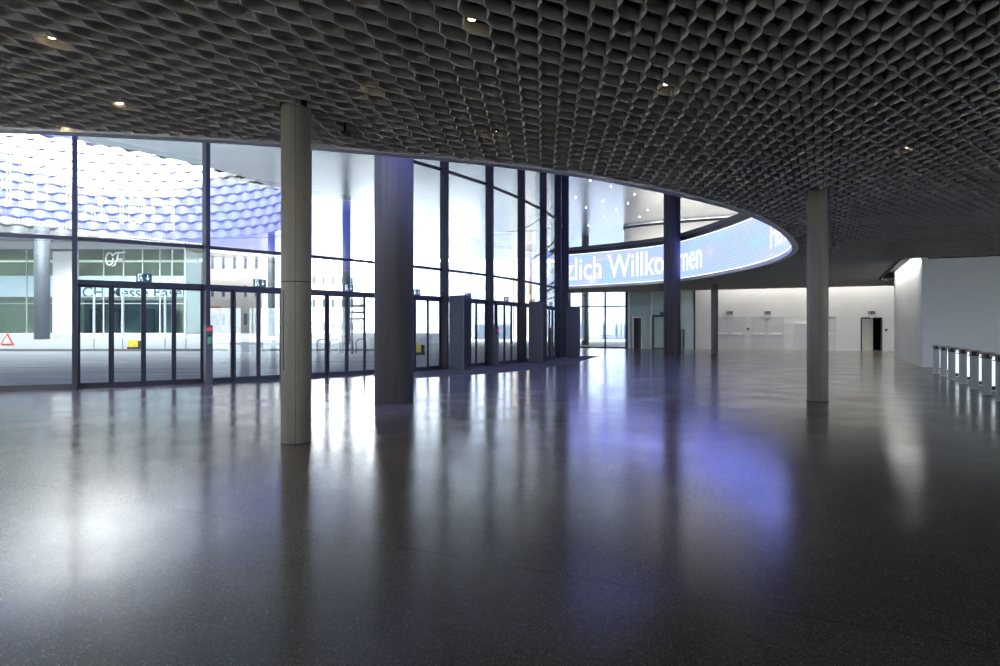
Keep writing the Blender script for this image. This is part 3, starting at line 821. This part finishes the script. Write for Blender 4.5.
for px_, lab in ((729.7, 'left white double door'), (767.5, 'right white double door'), (871.5, 'open far doorway')):
    x = fwx(px_); z = fz(px_, 312.7); c = fw(x, .05)+Z*z
    s = thing('exit_sign', 'small dark exit sign above the '+lab, 'sign', c, 'exit signs on the far wall')
    mb = MB(); mb.obox(c, WD*.24, WN*.03, Z*.12); mb.build('sign_case', 'sign_dark', s)
    mb = MB(); pictogram(mb, c+WN*.031, WD, Z, WN, .27, 0); mb.build('pictogram', 'sign_grey', s)
    mb = MB(); q = fw(x, .05)+Z*fz(px_, 317.3); mb.obox(q, WD*.10, WN*.04, Z*.05); tag(mb.build('emergency_lamp', 'white_paint'), 'tiny white emergency lamp under the sign above the '+lab, 'lamp', 'emergency lamps on the far wall')
for px_, row, lab in ((748, 329, 'between the two white double doors'), (886.2, 330, 'right of the open doorway')):
    x = fwx(px_); mb = MB(); wbox(mb, x-.08, x+.08, fz(px_, row)-.09, fz(px_, row)+.09, 0, .03); o = mb.build('wall_switch', 'cabinet'); tag(o, 'small grey wall switch '+lab, 'switch', 'wall switches')
# white cupboard
x0, x1 = fwx(794.5), fwx(807); r = thing('wall_cupboard', 'white flush cupboard on the far wall left of the slender column', 'cupboard', fw(x0))
mb = MB(); wbox(mb, x0, x1, .12, fz(800, 323.5), 0, .07); mb.build('carcass', 'white_wall', r)
mb = MB(); wbox(mb, x0+.03, x1-.06, .2, fz(800, 324.5), .07, .082); mb.build('cupboard_door', 'box_side', r)
mb = MB(); wbox(mb, x0-.02, x1+.02, fz(800, 323.5), fz(800, 323.5)+.06, 0, .09); mb.build('cupboard_top', 'white_paint', r)
# the open doorway
r = sroot('door_12', fw(xo0)); mb = MB()
wbox(mb, xo0-.02, xo0+.06, 0, HD, -.3, .02); wbox(mb, xo1-.06, xo1+.02, 0, HD, -.3, .02); wbox(mb, xo0+.06, xo1-.06, HD-.07, HD+.01, -.3, .02); mb.build('door_frame', 'cabinet', r)
mb = MB(); a = fw(xo0+.08, -.15); ang = WD*.93-WN*.36
mb.obox(a+ang*.42+Z*1.27, ang*.42, Vector((-ang.y, ang.x, 0))*.025, Z*1.25); lf = mb.build('door_leaf', 'door_leaf', r)
mb = MB(); nn_ = Vector((-ang.y, ang.x, 0)); nn_ = nn_ if nn_.y < 0 else -nn_; mb.obox(a+ang*.74+nn_*.06+Z*1.12, ang*.07, nn_*.015, Z*.015); mb.obox(a+ang*.80+nn_*.035+Z*1.12, ang*.012, nn_*.03, Z*.012); mb.build('handle', 'steel', lf)
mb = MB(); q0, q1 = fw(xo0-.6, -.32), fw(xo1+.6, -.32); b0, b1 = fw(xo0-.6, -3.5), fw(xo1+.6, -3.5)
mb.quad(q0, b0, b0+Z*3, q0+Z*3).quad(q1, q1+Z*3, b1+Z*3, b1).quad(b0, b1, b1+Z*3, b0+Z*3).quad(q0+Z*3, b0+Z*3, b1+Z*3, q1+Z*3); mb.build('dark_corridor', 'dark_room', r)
mb = MB(); mb.prism([fw(xo0-.6, 0)[:2], fw(xo1+.6, 0)[:2], b1[:2], b0[:2]], -.2, -.002); mb.build('corridor_floor', 'wood_top', r)
# green panels: frames, doors, joints
r = sroot('door_13', fw(fwx(633)))
xa, xb = fwx(633.8), fwx(641); hh = 2.72
mb = MB(); wbox(mb, xa-.12, xa, 0, hh+.12, 0, .05); wbox(mb, xb, xb+.10, 0, hh+.12, 0, .05); wbox(mb, xa-.12, xb+.1, hh, hh+.12, 0, .05); mb.build('door_frame', 'pale_strip', r)
mb = MB(); wbox(mb, xa, xb, 0.01, hh, .002, .02); mb.build('door_leaf', 'frame', r)
mb = MB(); xm = xa+(xb-xa)*.68; wbox(mb, xm, xm+.09, .02, hh-.02, .02, .03); mb.build('door_stile', 'cabinet', r)
mb = MB(); wbox(mb, fwx(628), fwx(630), 0, 5.2, 0, .06); wbox(mb, fwx(650.2), fwx(651.6), 0, 2.95, 0, .12); wbox(mb, fwx(651.3), fwx(652.3), 3.0, 5.4, 0, .06); mb.build('pale_post', 'pale_strip', wg)
r = sroot('door_14', fw(fwx(653)))
xa, xb = fwx(652.6), fwx(668)
mb = MB(); wbox(mb, xa, xa+.12, 0, 2.9, 0, .06); wbox(mb, xb-.12, xb, 0, 2.9, 0, .06); wbox(mb, xa, xb, 2.8, 2.95, 0, .07); wbox(mb, xa, xb, 0, .08, 0, .05); mb.build('door_frame', 'frame', r)
mb = MB(); wbox(mb, xa+.12, xb-.12, .08, 2.8, .002, .02); mb.build('door_leaf', 'green_panel', r)
q = fw(fwx(662), .06)+Z*3.1; mb = MB(); mb.obox(q, WD*.16, WN*.05, Z*.14); tag(mb.build('exit_sign', 'sign_dark'), 'small dark sign above the green panel door left of the thick far column', 'sign')
mb = MB(); wbox(mb, XG-.10, XG+.02, 0, 7.4, 0, .05); mb.build('corner_post', 'frame', wg)
for k, (p0, p1) in enumerate(((679.2, 681.2), (682.6, 684.4))):
    mb = MB(); wbox(mb, fwx(p0), fwx(p1), .02, 1.72, .0, .14); o = mb.build('access_pillar', 'black', bevel=.01)
    tag(o, ('left' if k == 0 else 'right')+' one of two slim black pillars against the green glazed wall', 'pillar terminal', 'slim black pillars at the green wall')

# ================================================================== ACCESS GATES
spots = [(16.36, 25.0), (15.60, 23.45), (14.80, 21.85), (14.02, 20.2), (13.12, 18.45), (12.26, 16.8), (11.42, 15.2)]
names = ['farthest steel access gate, first in the row from the room corner', 'second steel access gate from the room corner', 'third steel access gate from the room corner', 'fourth steel access gate from the room corner',
         'fifth steel access gate from the room corner', 'sixth steel access gate, next to last at the near end', 'nearest steel access gate, cut by the picture edge']
def make_gate():
    r = thing('access_gate', names[0], 'gate', (0, 0, 0), 'steel access gates in a row')
    mb = MB(); mb.obox(Z*.46, V*.085, U*.14, Z*.44); mb.build('pedestal', 'gate_grey', r, bevel=.012)
    mb = MB(); mb.obox(Z*.015, V*.095, U*.15, Z*.015); mb.build('foot_plate', 'steel', r)
    mb = MB(); mb.obox(Z*.96, V*.09, U*.15, Z*.065); hd = mb.build('reader_head', 'cabinet', r, bevel=.01)
    mb = MB(); mb.obox(Z*.96-U*.152-V*.01, V*.05, U*.004, Z*.045); mb.build('reader_display', 'black', hd)
    mb = MB(); mb.obox(Z*.965-U*.157-V*.045, V*.012, U*.004, Z*.03); mb.build('reader_mark', 'sign_grey', hd)
    mb = MB(); mb.obox(Z*1.04, V*.15, U*.18, Z*.018); mb.build('top_plate', 'wood_top', r)
    mb = MB(); mb.obox(-V*.145+Z*.52-U*.05, V*.058, U*.012, Z*.42); mb.build('bright_strip', 'strip_glow', r)  # glowing strip stands in for bright light between the posts
    mb = MB(); mb.obox(-V*.13+Z*.16-U*.05, V*.04, U*.05, Z*.05); mb.build('hinge_block', 'black', r)
    mb = MB(); mb.tube([Z*.86-V*.10-U*.1, Z*.84-V*.2-U*.12, Z*.62-V*.24-U*.12], .014); mb.build('arm', 'black', r)
    return r
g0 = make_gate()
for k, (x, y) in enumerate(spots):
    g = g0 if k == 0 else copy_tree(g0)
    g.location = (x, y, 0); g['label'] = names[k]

# ================================================================== CEILING FITTINGS
def downlight(px_, row, label, warm=True, z=HC+.06, watts=4.0, group='small downlights in the lattice ceiling', rad=.042):
    d = (z-EYE)*FPX/(HOR-row); c = Vector(((px_-500)*d/FPX, d, z))
    t = thing('downlight', label, 'ceiling light', c, group)
    mb = MB(); mb.lathe([(rad, 0), (rad*1.25, 0), (rad*1.25, .16), (rad, .16)], c, 16); mb.build('housing', 'cap', t)
    mb = MB(); mb.lathe([(rad*.95, -.004), (rad*.6, -.012), (.001, -.014)], c, 16); mb.build('lens', 'lamp' if warm else 'lamp_white', t)
    ld = bpy.data.lights.new('downlight_glow', 'SPOT'); ld.energy = watts*3; ld.color = (1, .78, .5); ld.spot_size = math.radians(120); ld.spot_blend = .8; ld.shadow_soft_size = .04
    lo = bpy.data.objects.new('glow', ld); COL.objects.link(lo); lo.parent = t; lo.location = (0, 0, -.03)
    return t
DL = [(52, 37, 'warm downlight at the upper left of the lattice ceiling'), (472, 19, 'warm downlight highest in the middle of the lattice ceiling'), (367, 84, 'warm downlight up and right of the nearest column'),
      (495, 132, 'warm downlight just above the glass facade mullions'), (666, 84, 'warm downlight right of the middle of the ceiling'), (707, 147, 'small downlight above the LED ring near its right part'),
      (908, 147, 'small downlight at the right, beyond the last column'), (727, 178, 'tiny downlight nearest the rim above the LED ring'), (120, 103, 'warm downlight deep in the lattice above the left facade'), (60, 124, 'faint downlight closest to the rim at far left')]
for p in DL: downlight(*p, watts=3.0)
def detector(px_, row, label):
    z = HC-.02; d = (z-EYE)*FPX/(HOR-row); c = Vector(((px_-500)*d/FPX, d, z))
    t = thing('ceiling_camera', label, 'camera', c, 'small dark cameras hanging from the lattice ceiling')
    mb = MB(); mb.tube([c+Z*.18, c-Z*.03], .018); mb.build('drop_rod', 'black', t)
    mb = MB(); mb.obox(c-Z*.07+U*.02, U*.09, V*.035, Z*.035); mb.build('camera_body', 'black', t, bevel=.01)
    mb = MB(); mb.tube([c-Z*.07-U*.07, c-Z*.075-U*.10], .026); mb.build('camera_lens', 'cap', t)
detector(345, 129, 'small dark camera hanging from the ceiling right of the nearest column')
detector(834, 243, 'small dark camera hanging from the ceiling right of the slender right column')
# pin-prick lamps in the metal soffit above the opening
for k, (px_, row) in enumerate([(590.5, 180.5), (611, 186.3), (634.5, 194.3), (575.5, 197.5), (603, 201.5), (586, 207.5), (616.5, 209.5), (628, 203.5), (647.5, 210), (603.5, 216.5), (588.5, 225.5), (639.5, 216.7)]):
    z = ZS-.01; d = (z-EYE)*FPX/(HOR-row); c = Vector(((px_-500)*d/FPX, d, z))
    mb = MB(); mb.lathe([(.05, 0), (.05, -.03), (.03, -.04)], c, 10)
    tag(mb.build('soffit_spotlight', 'lamp_white'), 'tiny white point light in the metal soffit above the LED screen', 'ceiling light', 'pin-prick lights in the soffit')

# ================================================================== OUTSIDE
mb = MB(); mb.box(-260, 260, -120, 420, -.6, -.30); struct(mb.build('ground', 'asphalt'))
# street surface meets the doors at floor level
ST = [(-120, 15.3), (-24.3, 15.3)]+[(p.x, p.y) for p in [P3(q) for q in FAC]]+[(3.0, 63.8), (11.0, 60.5), (60, 60.5), (60, 84), (200, 84), (200, 400), (-200, 400), (-200, 15.3)]
STREET = [(-24.3, 15.3)]+[tuple(q) for q in FAC]+[(3.0, 64.2), (11.2, 60.6), (48, 60.6), (120, 60.6), (120, 300), (-150, 300), (-150, 15.3)]
mb = MB(); mb.prism(STREET, -.2, -.012); struct(mb.build('ground_street', 'asphalt'))
mb = MB(); mb.box(-150, -58, -25, 9, -.3, 14); struct(mb.build('wall_glow_block', 'grey_wall'))  # unseen block added to keep sky glow out of the pavilion glass
# plaza rising beyond the kerb
mb = MB()
pl = [(-95, 51, -.01, .14), (-9, 52.5, -.01, .14)]
k0 = [(-95, 50.8), (-9, 52.6)]
prof = [(0, -.02), (0, .13), (.3, .13), (26, 1.2), (60, 1.25)]
for (o0, z0), (o1, z1) in zip(prof[:-1], prof[1:]):
    mb.quad((-95, 50.8+o0, z0), (-8, 52.6+o0, z0), (-8, 52.6+o1, z1), (-95, 50.8+o1, z1))
mb.quad((-8, 52.6, -.02), (-8, 112.6, -.02), (-8, 112.6, 1.25), (-8, 78.6, 1.2), (-8, 52.9, .13))
plz = struct(mb.build('ground_plaza', 'plaza'))
mb = MB(); t = Vector((87, 1.8, 0)).normalized(); mb.obox(Vector((-51.5, 51.6, .07)), t*43.5, Vector((-t.y, t.x, 0))*.18, Z*.09); mb.build('kerb', 'kerb', plz)
def gz(y, x=-40):   # ground height outside
    o = y-(50.8+1.8*(x+95)/87)
    return -.012 if o < 0 or x > -8 else float(np.interp(o, [.3, 26, 60], [.13, 1.2, 1.25]))
# columns under the great roof
for px_, d, r, lab in ((42, 66.5, .68, 'thick grey round column outside at far left before the pavilion'), (271.5, 73, .38, 'grey round column outside just left of the nearest column'), (346.5, 58.7, .36, 'grey round column outside between the two near columns'), (585.3, 74, .4, 'dark round column beyond the LED screen top edge')):
    c = on_floor(px_, d); z0 = gz(d, c.x)
    mb = MB(); mb.lathe([(r, z0-.05), (r, ZS+.02)], c, 28); o = mb.build('outdoor_column', 'outdoor_column'); tag(o, lab, 'column', 'columns under the great roof')
    for p in o.data.polygons: p.use_smooth = len(p.vertices) == 4
# pavilion with glass front
def pavilion():
    y0 = 78.0; x0, x1 = -90.0, -37.0; zb = 1.18
    r = thing('glass_pavilion', 'glass fronted pavilion under the roof across the street, at the left', 'building', (x0, y0, zb))
    mb = MB(); mb.box(x0, x1, y0-.05, y0+.15, zb-.1, zb+.12); mb.build('plinth', 'white_panel', r)
    mb = MB(); mb.box(x0, x1, y0+5, y0+5.2, zb, ZS-.02); mb.build('back_wall', 'pav_wall', r)
    mb = MB(); mb.box(x0, x1, y0+.1, y0+5, zb-.1, zb+.02); mb.build('shop_floor', 'pav_wall', r)
    mb = MB(); mb.box(x0, x1, y0+.05, y0+.07, zb+.12, ZS-.9); mb.build('glass_front', 'pav_glass', r)
    mb = MB(); mb.box(x1-.02, x1, y0, y0+5, zb, ZS-.9); mb.build('glass_side', 'pav_glass', r)
    mb = MB(); mb.box(x0, x1, y0-.1, y0+.2, ZS-.9, ZS-.02); mb.build('fascia', 'pav_frame', r)
    for px_ in (26.5, 78, 103.5, 123.5, 142.5, 160, 172, 185):
        x = (px_-500)*y0/FPX; mb = MB(); mb.box(x-.055, x+.055, y0-.04, y0+.1, zb+.1, ZS-.9); mb.build('mullion', 'pav_frame', r)
    for z in (4.75, 5.55):
        mb = MB(); mb.box(x0, x1, y0-.02, y0+.08, z-.04, z+.04); mb.build('transom', 'pav_frame', r)
    # white strip display with its lettering
    bd = MB(); bd.box(x0, x1-.1, y0+.5, y0+.6, 5.62, 8.03); b = bd.build('light_band', 'strip_light', r)
    xa = (67-500)*y0/FPX; xb = (183-500)*y0/FPX
    mb = MB(); flat_text(mb, 'MCH Messe Basel', 1.0, (xa, y0+.46, 5.5), (1, 0, 0), (0, 0, 1), xb-xa, 1.8); mb.build('lettering', 'letters_grey', b)
    mb = MB(); mb.box(x0, x1-.2, y0+3.5, y0+4.2, 10.0, 10.2); mb.build('cove_light', 'shop_light', r)
    mb = MB(); mb.box((76-500)*80/FPX, (168-500)*80/FPX, 81.6, 81.8, zb, 5.3); mb.build('dark_screen', 'screen_teal', r)
    for px_ in (94, 116, 150): # inner partition posts
        x = (px_-500)*(y0+2.5)/FPX; mb = MB(); mb.box(x-.5, x+.5, y0+2.4, y0+2.6, zb, 4.2); mb.build('display_partition', 'window_dark', r)
    mb = MB(); mb.box((54-500)*y0/FPX, (73.5-500)*y0/FPX, y0-.25, y0-.12, zb, 10.8); p = mb.build('white_pier', 'white_panel', r)
    mb = MB(); 
    for z in (4.6, 6.9): mb.box((54-500)*y0/FPX, (73.5-500)*y0/FPX, y0-.255, y0-.249, z-.02, z+.02)
    mb.build('panel_joint', 'kerb', p)
    # round sign: an open ring and a flourish
    s = thing('wall_sign', 'white looped script sign hanging in the pavilion window above the doors', 'sign', (-45.0, y0-.2, 9.0))
    cx = (109.5-500)*77.8/FPX; cz = EYE+(HOR-259)*77.8/FPX
    mb = MB(); mb.tube([(cx+.42*math.cos(a), 77.8, cz+.72*math.sin(a)) for a in np.linspace(.5, 2*PI+.2, 30)], .09); mb.build('loop', 'white_paint', s)
    cx2 = (119-500)*77.8/FPX
    mb = MB(); mb.tube([(cx2-.75, 77.8, cz+.45), (cx2-.3, 77.8, cz+.72), (cx2+.3, 77.8, cz+.74), (cx2+.78, 77.8, cz+.80)], [.05, .1, .1, .05]); mb.tube([(cx2-.05, 77.8, cz+.7), (cx2-.22, 77.8, cz), (cx2-.5, 77.8, cz-.7), (cx2-.85, 77.8, cz-.86)], [.09, .1, .09, .05]); mb.tube([(cx2-.2, 77.8, cz-.05), (cx2+.35, 77.8, cz+.02)], .08); mb.build('flourish', 'white_paint', s)
    mb = MB(); mb.tube([(cx, 77.85, cz), (cx, 78.02, cz)], .04); mb.tube([(cx2-.1, 77.85, cz+.3), (cx2-.1, 78.02, cz+.3)], .04); mb.build('bracket', 'frame', s)
pavilion()

def building(name, label, x0, x1, y, depth, zb, zt, mat, nx, nz, wmat='window_pale', ww=.5, wh=.5, group='buildings beyond the roof'):
    r = thing(name, label, 'building', ((x0+x1)/2, y, zb), group)
    mb = MB(); mb.box(x0, x1, y, y+depth, zb-1.5, zt); mb.build('walls', mat, r)
    mb = MB(); mb.box(x0-.25, x1+.25, y-.25, y+depth+.25, zt, zt+.5); mb.build('roof', 'pav_frame', r)
    dx = (x1-x0)/nx; dz = (zt-zb)/nz
    for i in range(nx):
        for k in range(nz):
            cx = x0+dx*(i+.5); cz = zb+dz*(k+.55)
            mb = MB(); mb.box(cx-dx*ww/2, cx+dx*ww/2, y-.06, y+.1, cz-dz*wh/2, cz+dz*wh/2); mb.build('window', wmat, r)
    return r
X = lambda px_, d: (px_-500)*d/FPX
b = building('town_house', 'pale beige town house across the street behind the second bay of doors', X(196, 100), X(262, 100), 100, 12, 1.0, 22, 'beige', 6, 5, ww=.25, wh=.4)
mb = MB(); mb.box(X(210, 99.8), X(220.5, 99.8), 99.7, 100.1, 1.2, 5.2); d_ = mb.build('entrance_door', 'salmon', b)
for q in (.3, .7):
    x = X(210, 99.8)+q*(X(220.5, 99.8)-X(210, 99.8)); mb = MB(); mb.box(x-.3, x+.3, 99.64, 99.72, 2.4, 4.0); mb.build('door_light', 'window_dark', d_)
building('office_block', 'white office block beyond the street seen between the two near columns', X(300, 125), X(385, 125), 125, 15, 0, 26, 'tower_white', 9, 6, ww=.3, wh=.35)
building('office_block', 'blue grey office block seen right of the thick dark column', X(416, 150), X(470, 150), 150, 15, 0, 17, 'tower_blue', 7, 5)
building('office_block', 'pale blue office tower seen behind the first grey cabinet', X(474, 120), X(512, 120), 120, 12, 0, 19, 'tower_blue', 5, 7)
building('brick_house', 'tall pale brick house seen just left of the facade end', X(514, 135), X(552, 135), 135, 12, 0, 34, 'tower_brick', 5, 9, ww=.35, wh=.5)
building('glass_office', 'bluish office building seen through the far glass wall', X(540, 120), X(650, 120), 120, 12, 0, 24, 'blue_glass', 10, 7, wmat='blue_window', ww=.5, wh=.6)
# traffic triangle
q = Vector((X(7.5, 57), 57, gz(57, X(7.5, 57)))); r = thing('warning_triangle', 'red and white folding warning triangle standing on the plaza at far left', 'traffic sign', q)
mb = MB(); hw, hh = .62, 1.05
mb.extrude_poly([(-hw, .05), (hw, .05), (0, hh)], q, (1, 0, 0), Z, (0, -1, 0), .05); mb.build('red_panel', 'red_paint', r)
mb = MB(); mb.extrude_poly([(-hw*.58, .17), (hw*.58, .17), (0, hh*.78)], q-Vector((0, .055, 0)), (1, 0, 0), Z, (0, -1, 0), .01); mb.build('white_field', 'white_panel', r)
mb = MB(); mb.obox(q+Vector((0, .1, .03)), Vector((.4, 0, 0)), Vector((0, .25, 0)), Z*.03); mb.build('stand', 'black', r)
# slim white banner poles by the kerb
for k, px_ in enumerate((94, 122.5, 165, 186)):
    d = 53.0; x = X(px_, d); z0 = gz(d, x)
    t = thing('banner_pole', ['leftmost slim white pole at the kerb before the pavilion', 'second slim white pole at the kerb before the pavilion', 'third slim white pole at the kerb before the pavilion', 'rightmost slim white pole at the kerb before the pavilion'][k], 'pole', (x, d, z0), 'slim poles at the kerb')
    mb = MB(); mb.tube([(x, d, z0), (x, d, z0+1.0)], .03); mb.build('lower_tube', 'outdoor_column', t)
    mb = MB(); mb.tube([(x, d, z0+.8), (x, d, z0+1.3), (x, d, z0+4.3)], [.035, .10, .085]); mb.build('white_sleeve', 'white_panel', t)
# yellow hydrant-like boxes and barrier blocks
for px_, w, lab in ((136, .62, 'yellow and black marker box at the kerb behind the first bay of doors'), (257, .45, 'yellow topped marker box at the kerb left of the nearest column'), (419, .4, 'yellow and black marker box right of the thick dark column')):
    d = 52.2 if px_ < 400 else 44.0; x = X(px_, d); t = thing('kerb_marker', lab, 'marker', (x, d, 0), 'yellow markers at the kerb')
    z0 = gz(d, x)+.005
    mb = MB(); mb.box(x-w, x+w, d-.15, d+.15, z0, z0+.18); mb.build('base', 'black', t)
    mb = MB(); mb.box(x-w*.9, x+w*.35, d-.14, d+.14, z0+.18, z0+.72); mb.build('yellow_block', 'yellow', t)
    mb = MB(); mb.box(x+w*.35, x+w*.9, d-.13, d+.13, z0+.18, z0+.66); mb.build('dark_block', 'frame', t)
x = X(246, 50); t = thing('concrete_barrier', 'low grey concrete barrier block on the street left of the nearest column', 'barrier', (x, 50, 0))
mb = MB(); mb.extrude_poly([(-.35, 0), (.35, 0), (.16, .75), (-.16, .75)], (x-1.2, 50, -.012), (0, 1, 0), Z, (1, 0, 0), 2.4); mb.build('block', 'plaza', t)
mb = MB(); mb.box(x-.9, x-.5, 49.7, 50.3, -.012, .12); mb.box(x+.5, x+.9, 49.7, 50.3, -.012, .12); mb.build('lifting_foot', 'kerb', t)
# street sign post with arms
x = X(352, 46); t = thing('signpost', 'tall street signpost with finger boards seen between the two near columns', 'signpost', (x, 46, 0))
mb = MB(); mb.tube([(x, 46, -.012), (x, 46, 5.2)], .06); mb.build('post', 'outdoor_column', t)
for z, w in ((3.3, .75), (2.85, .9), (2.4, .75)):
    mb = MB(); mb.box(x-.1, x+w, 45.97, 46.03, z-.08, z+.08); mb.build('finger_board', 'outdoor_column', t)
# street barriers, shaped as bent hoops
for k, px_ in enumerate((322, 335, 348, 361)):
    d = 47.0; x = X(px_, d); mb = MB()
    mb.tube([(x-.35, d, 0), (x-.35, d, .75)]+[(x-.35*math.cos(a), d, .75+.25*math.sin(a)) for a in np.linspace(0.3, PI-.3, 7)]+[(x+.35, d, .75), (x+.35, d, 0)], .04)
    tag(mb.build('barrier_hoop', 'outdoor_column'), ['first', 'second', 'third', 'fourth'][k]+' steel barrier hoop from the left, on the street between the near columns', 'street barrier', 'barrier hoops on the street')
# catenary wires
for k, (p, q, lab) in enumerate((((-68, 64, 11.0), (-17, 54, 9.2), 'thin tram wire crossing above the street at the left'), (tuple(at(505, 232, 48)), tuple(at(553, 206, 45)), 'thin tram wire seen through the glass at the facade end'))):
    a, b = Vector(p), Vector(q); mb = MB(); mb.tube([a.lerp(b, s)-Z*(.5*math.sin(PI*s)) for s in np.linspace(0, 1, 9)], .025, 6)
    tag(mb.build('overhead_wire', 'frame'), lab, 'wire')
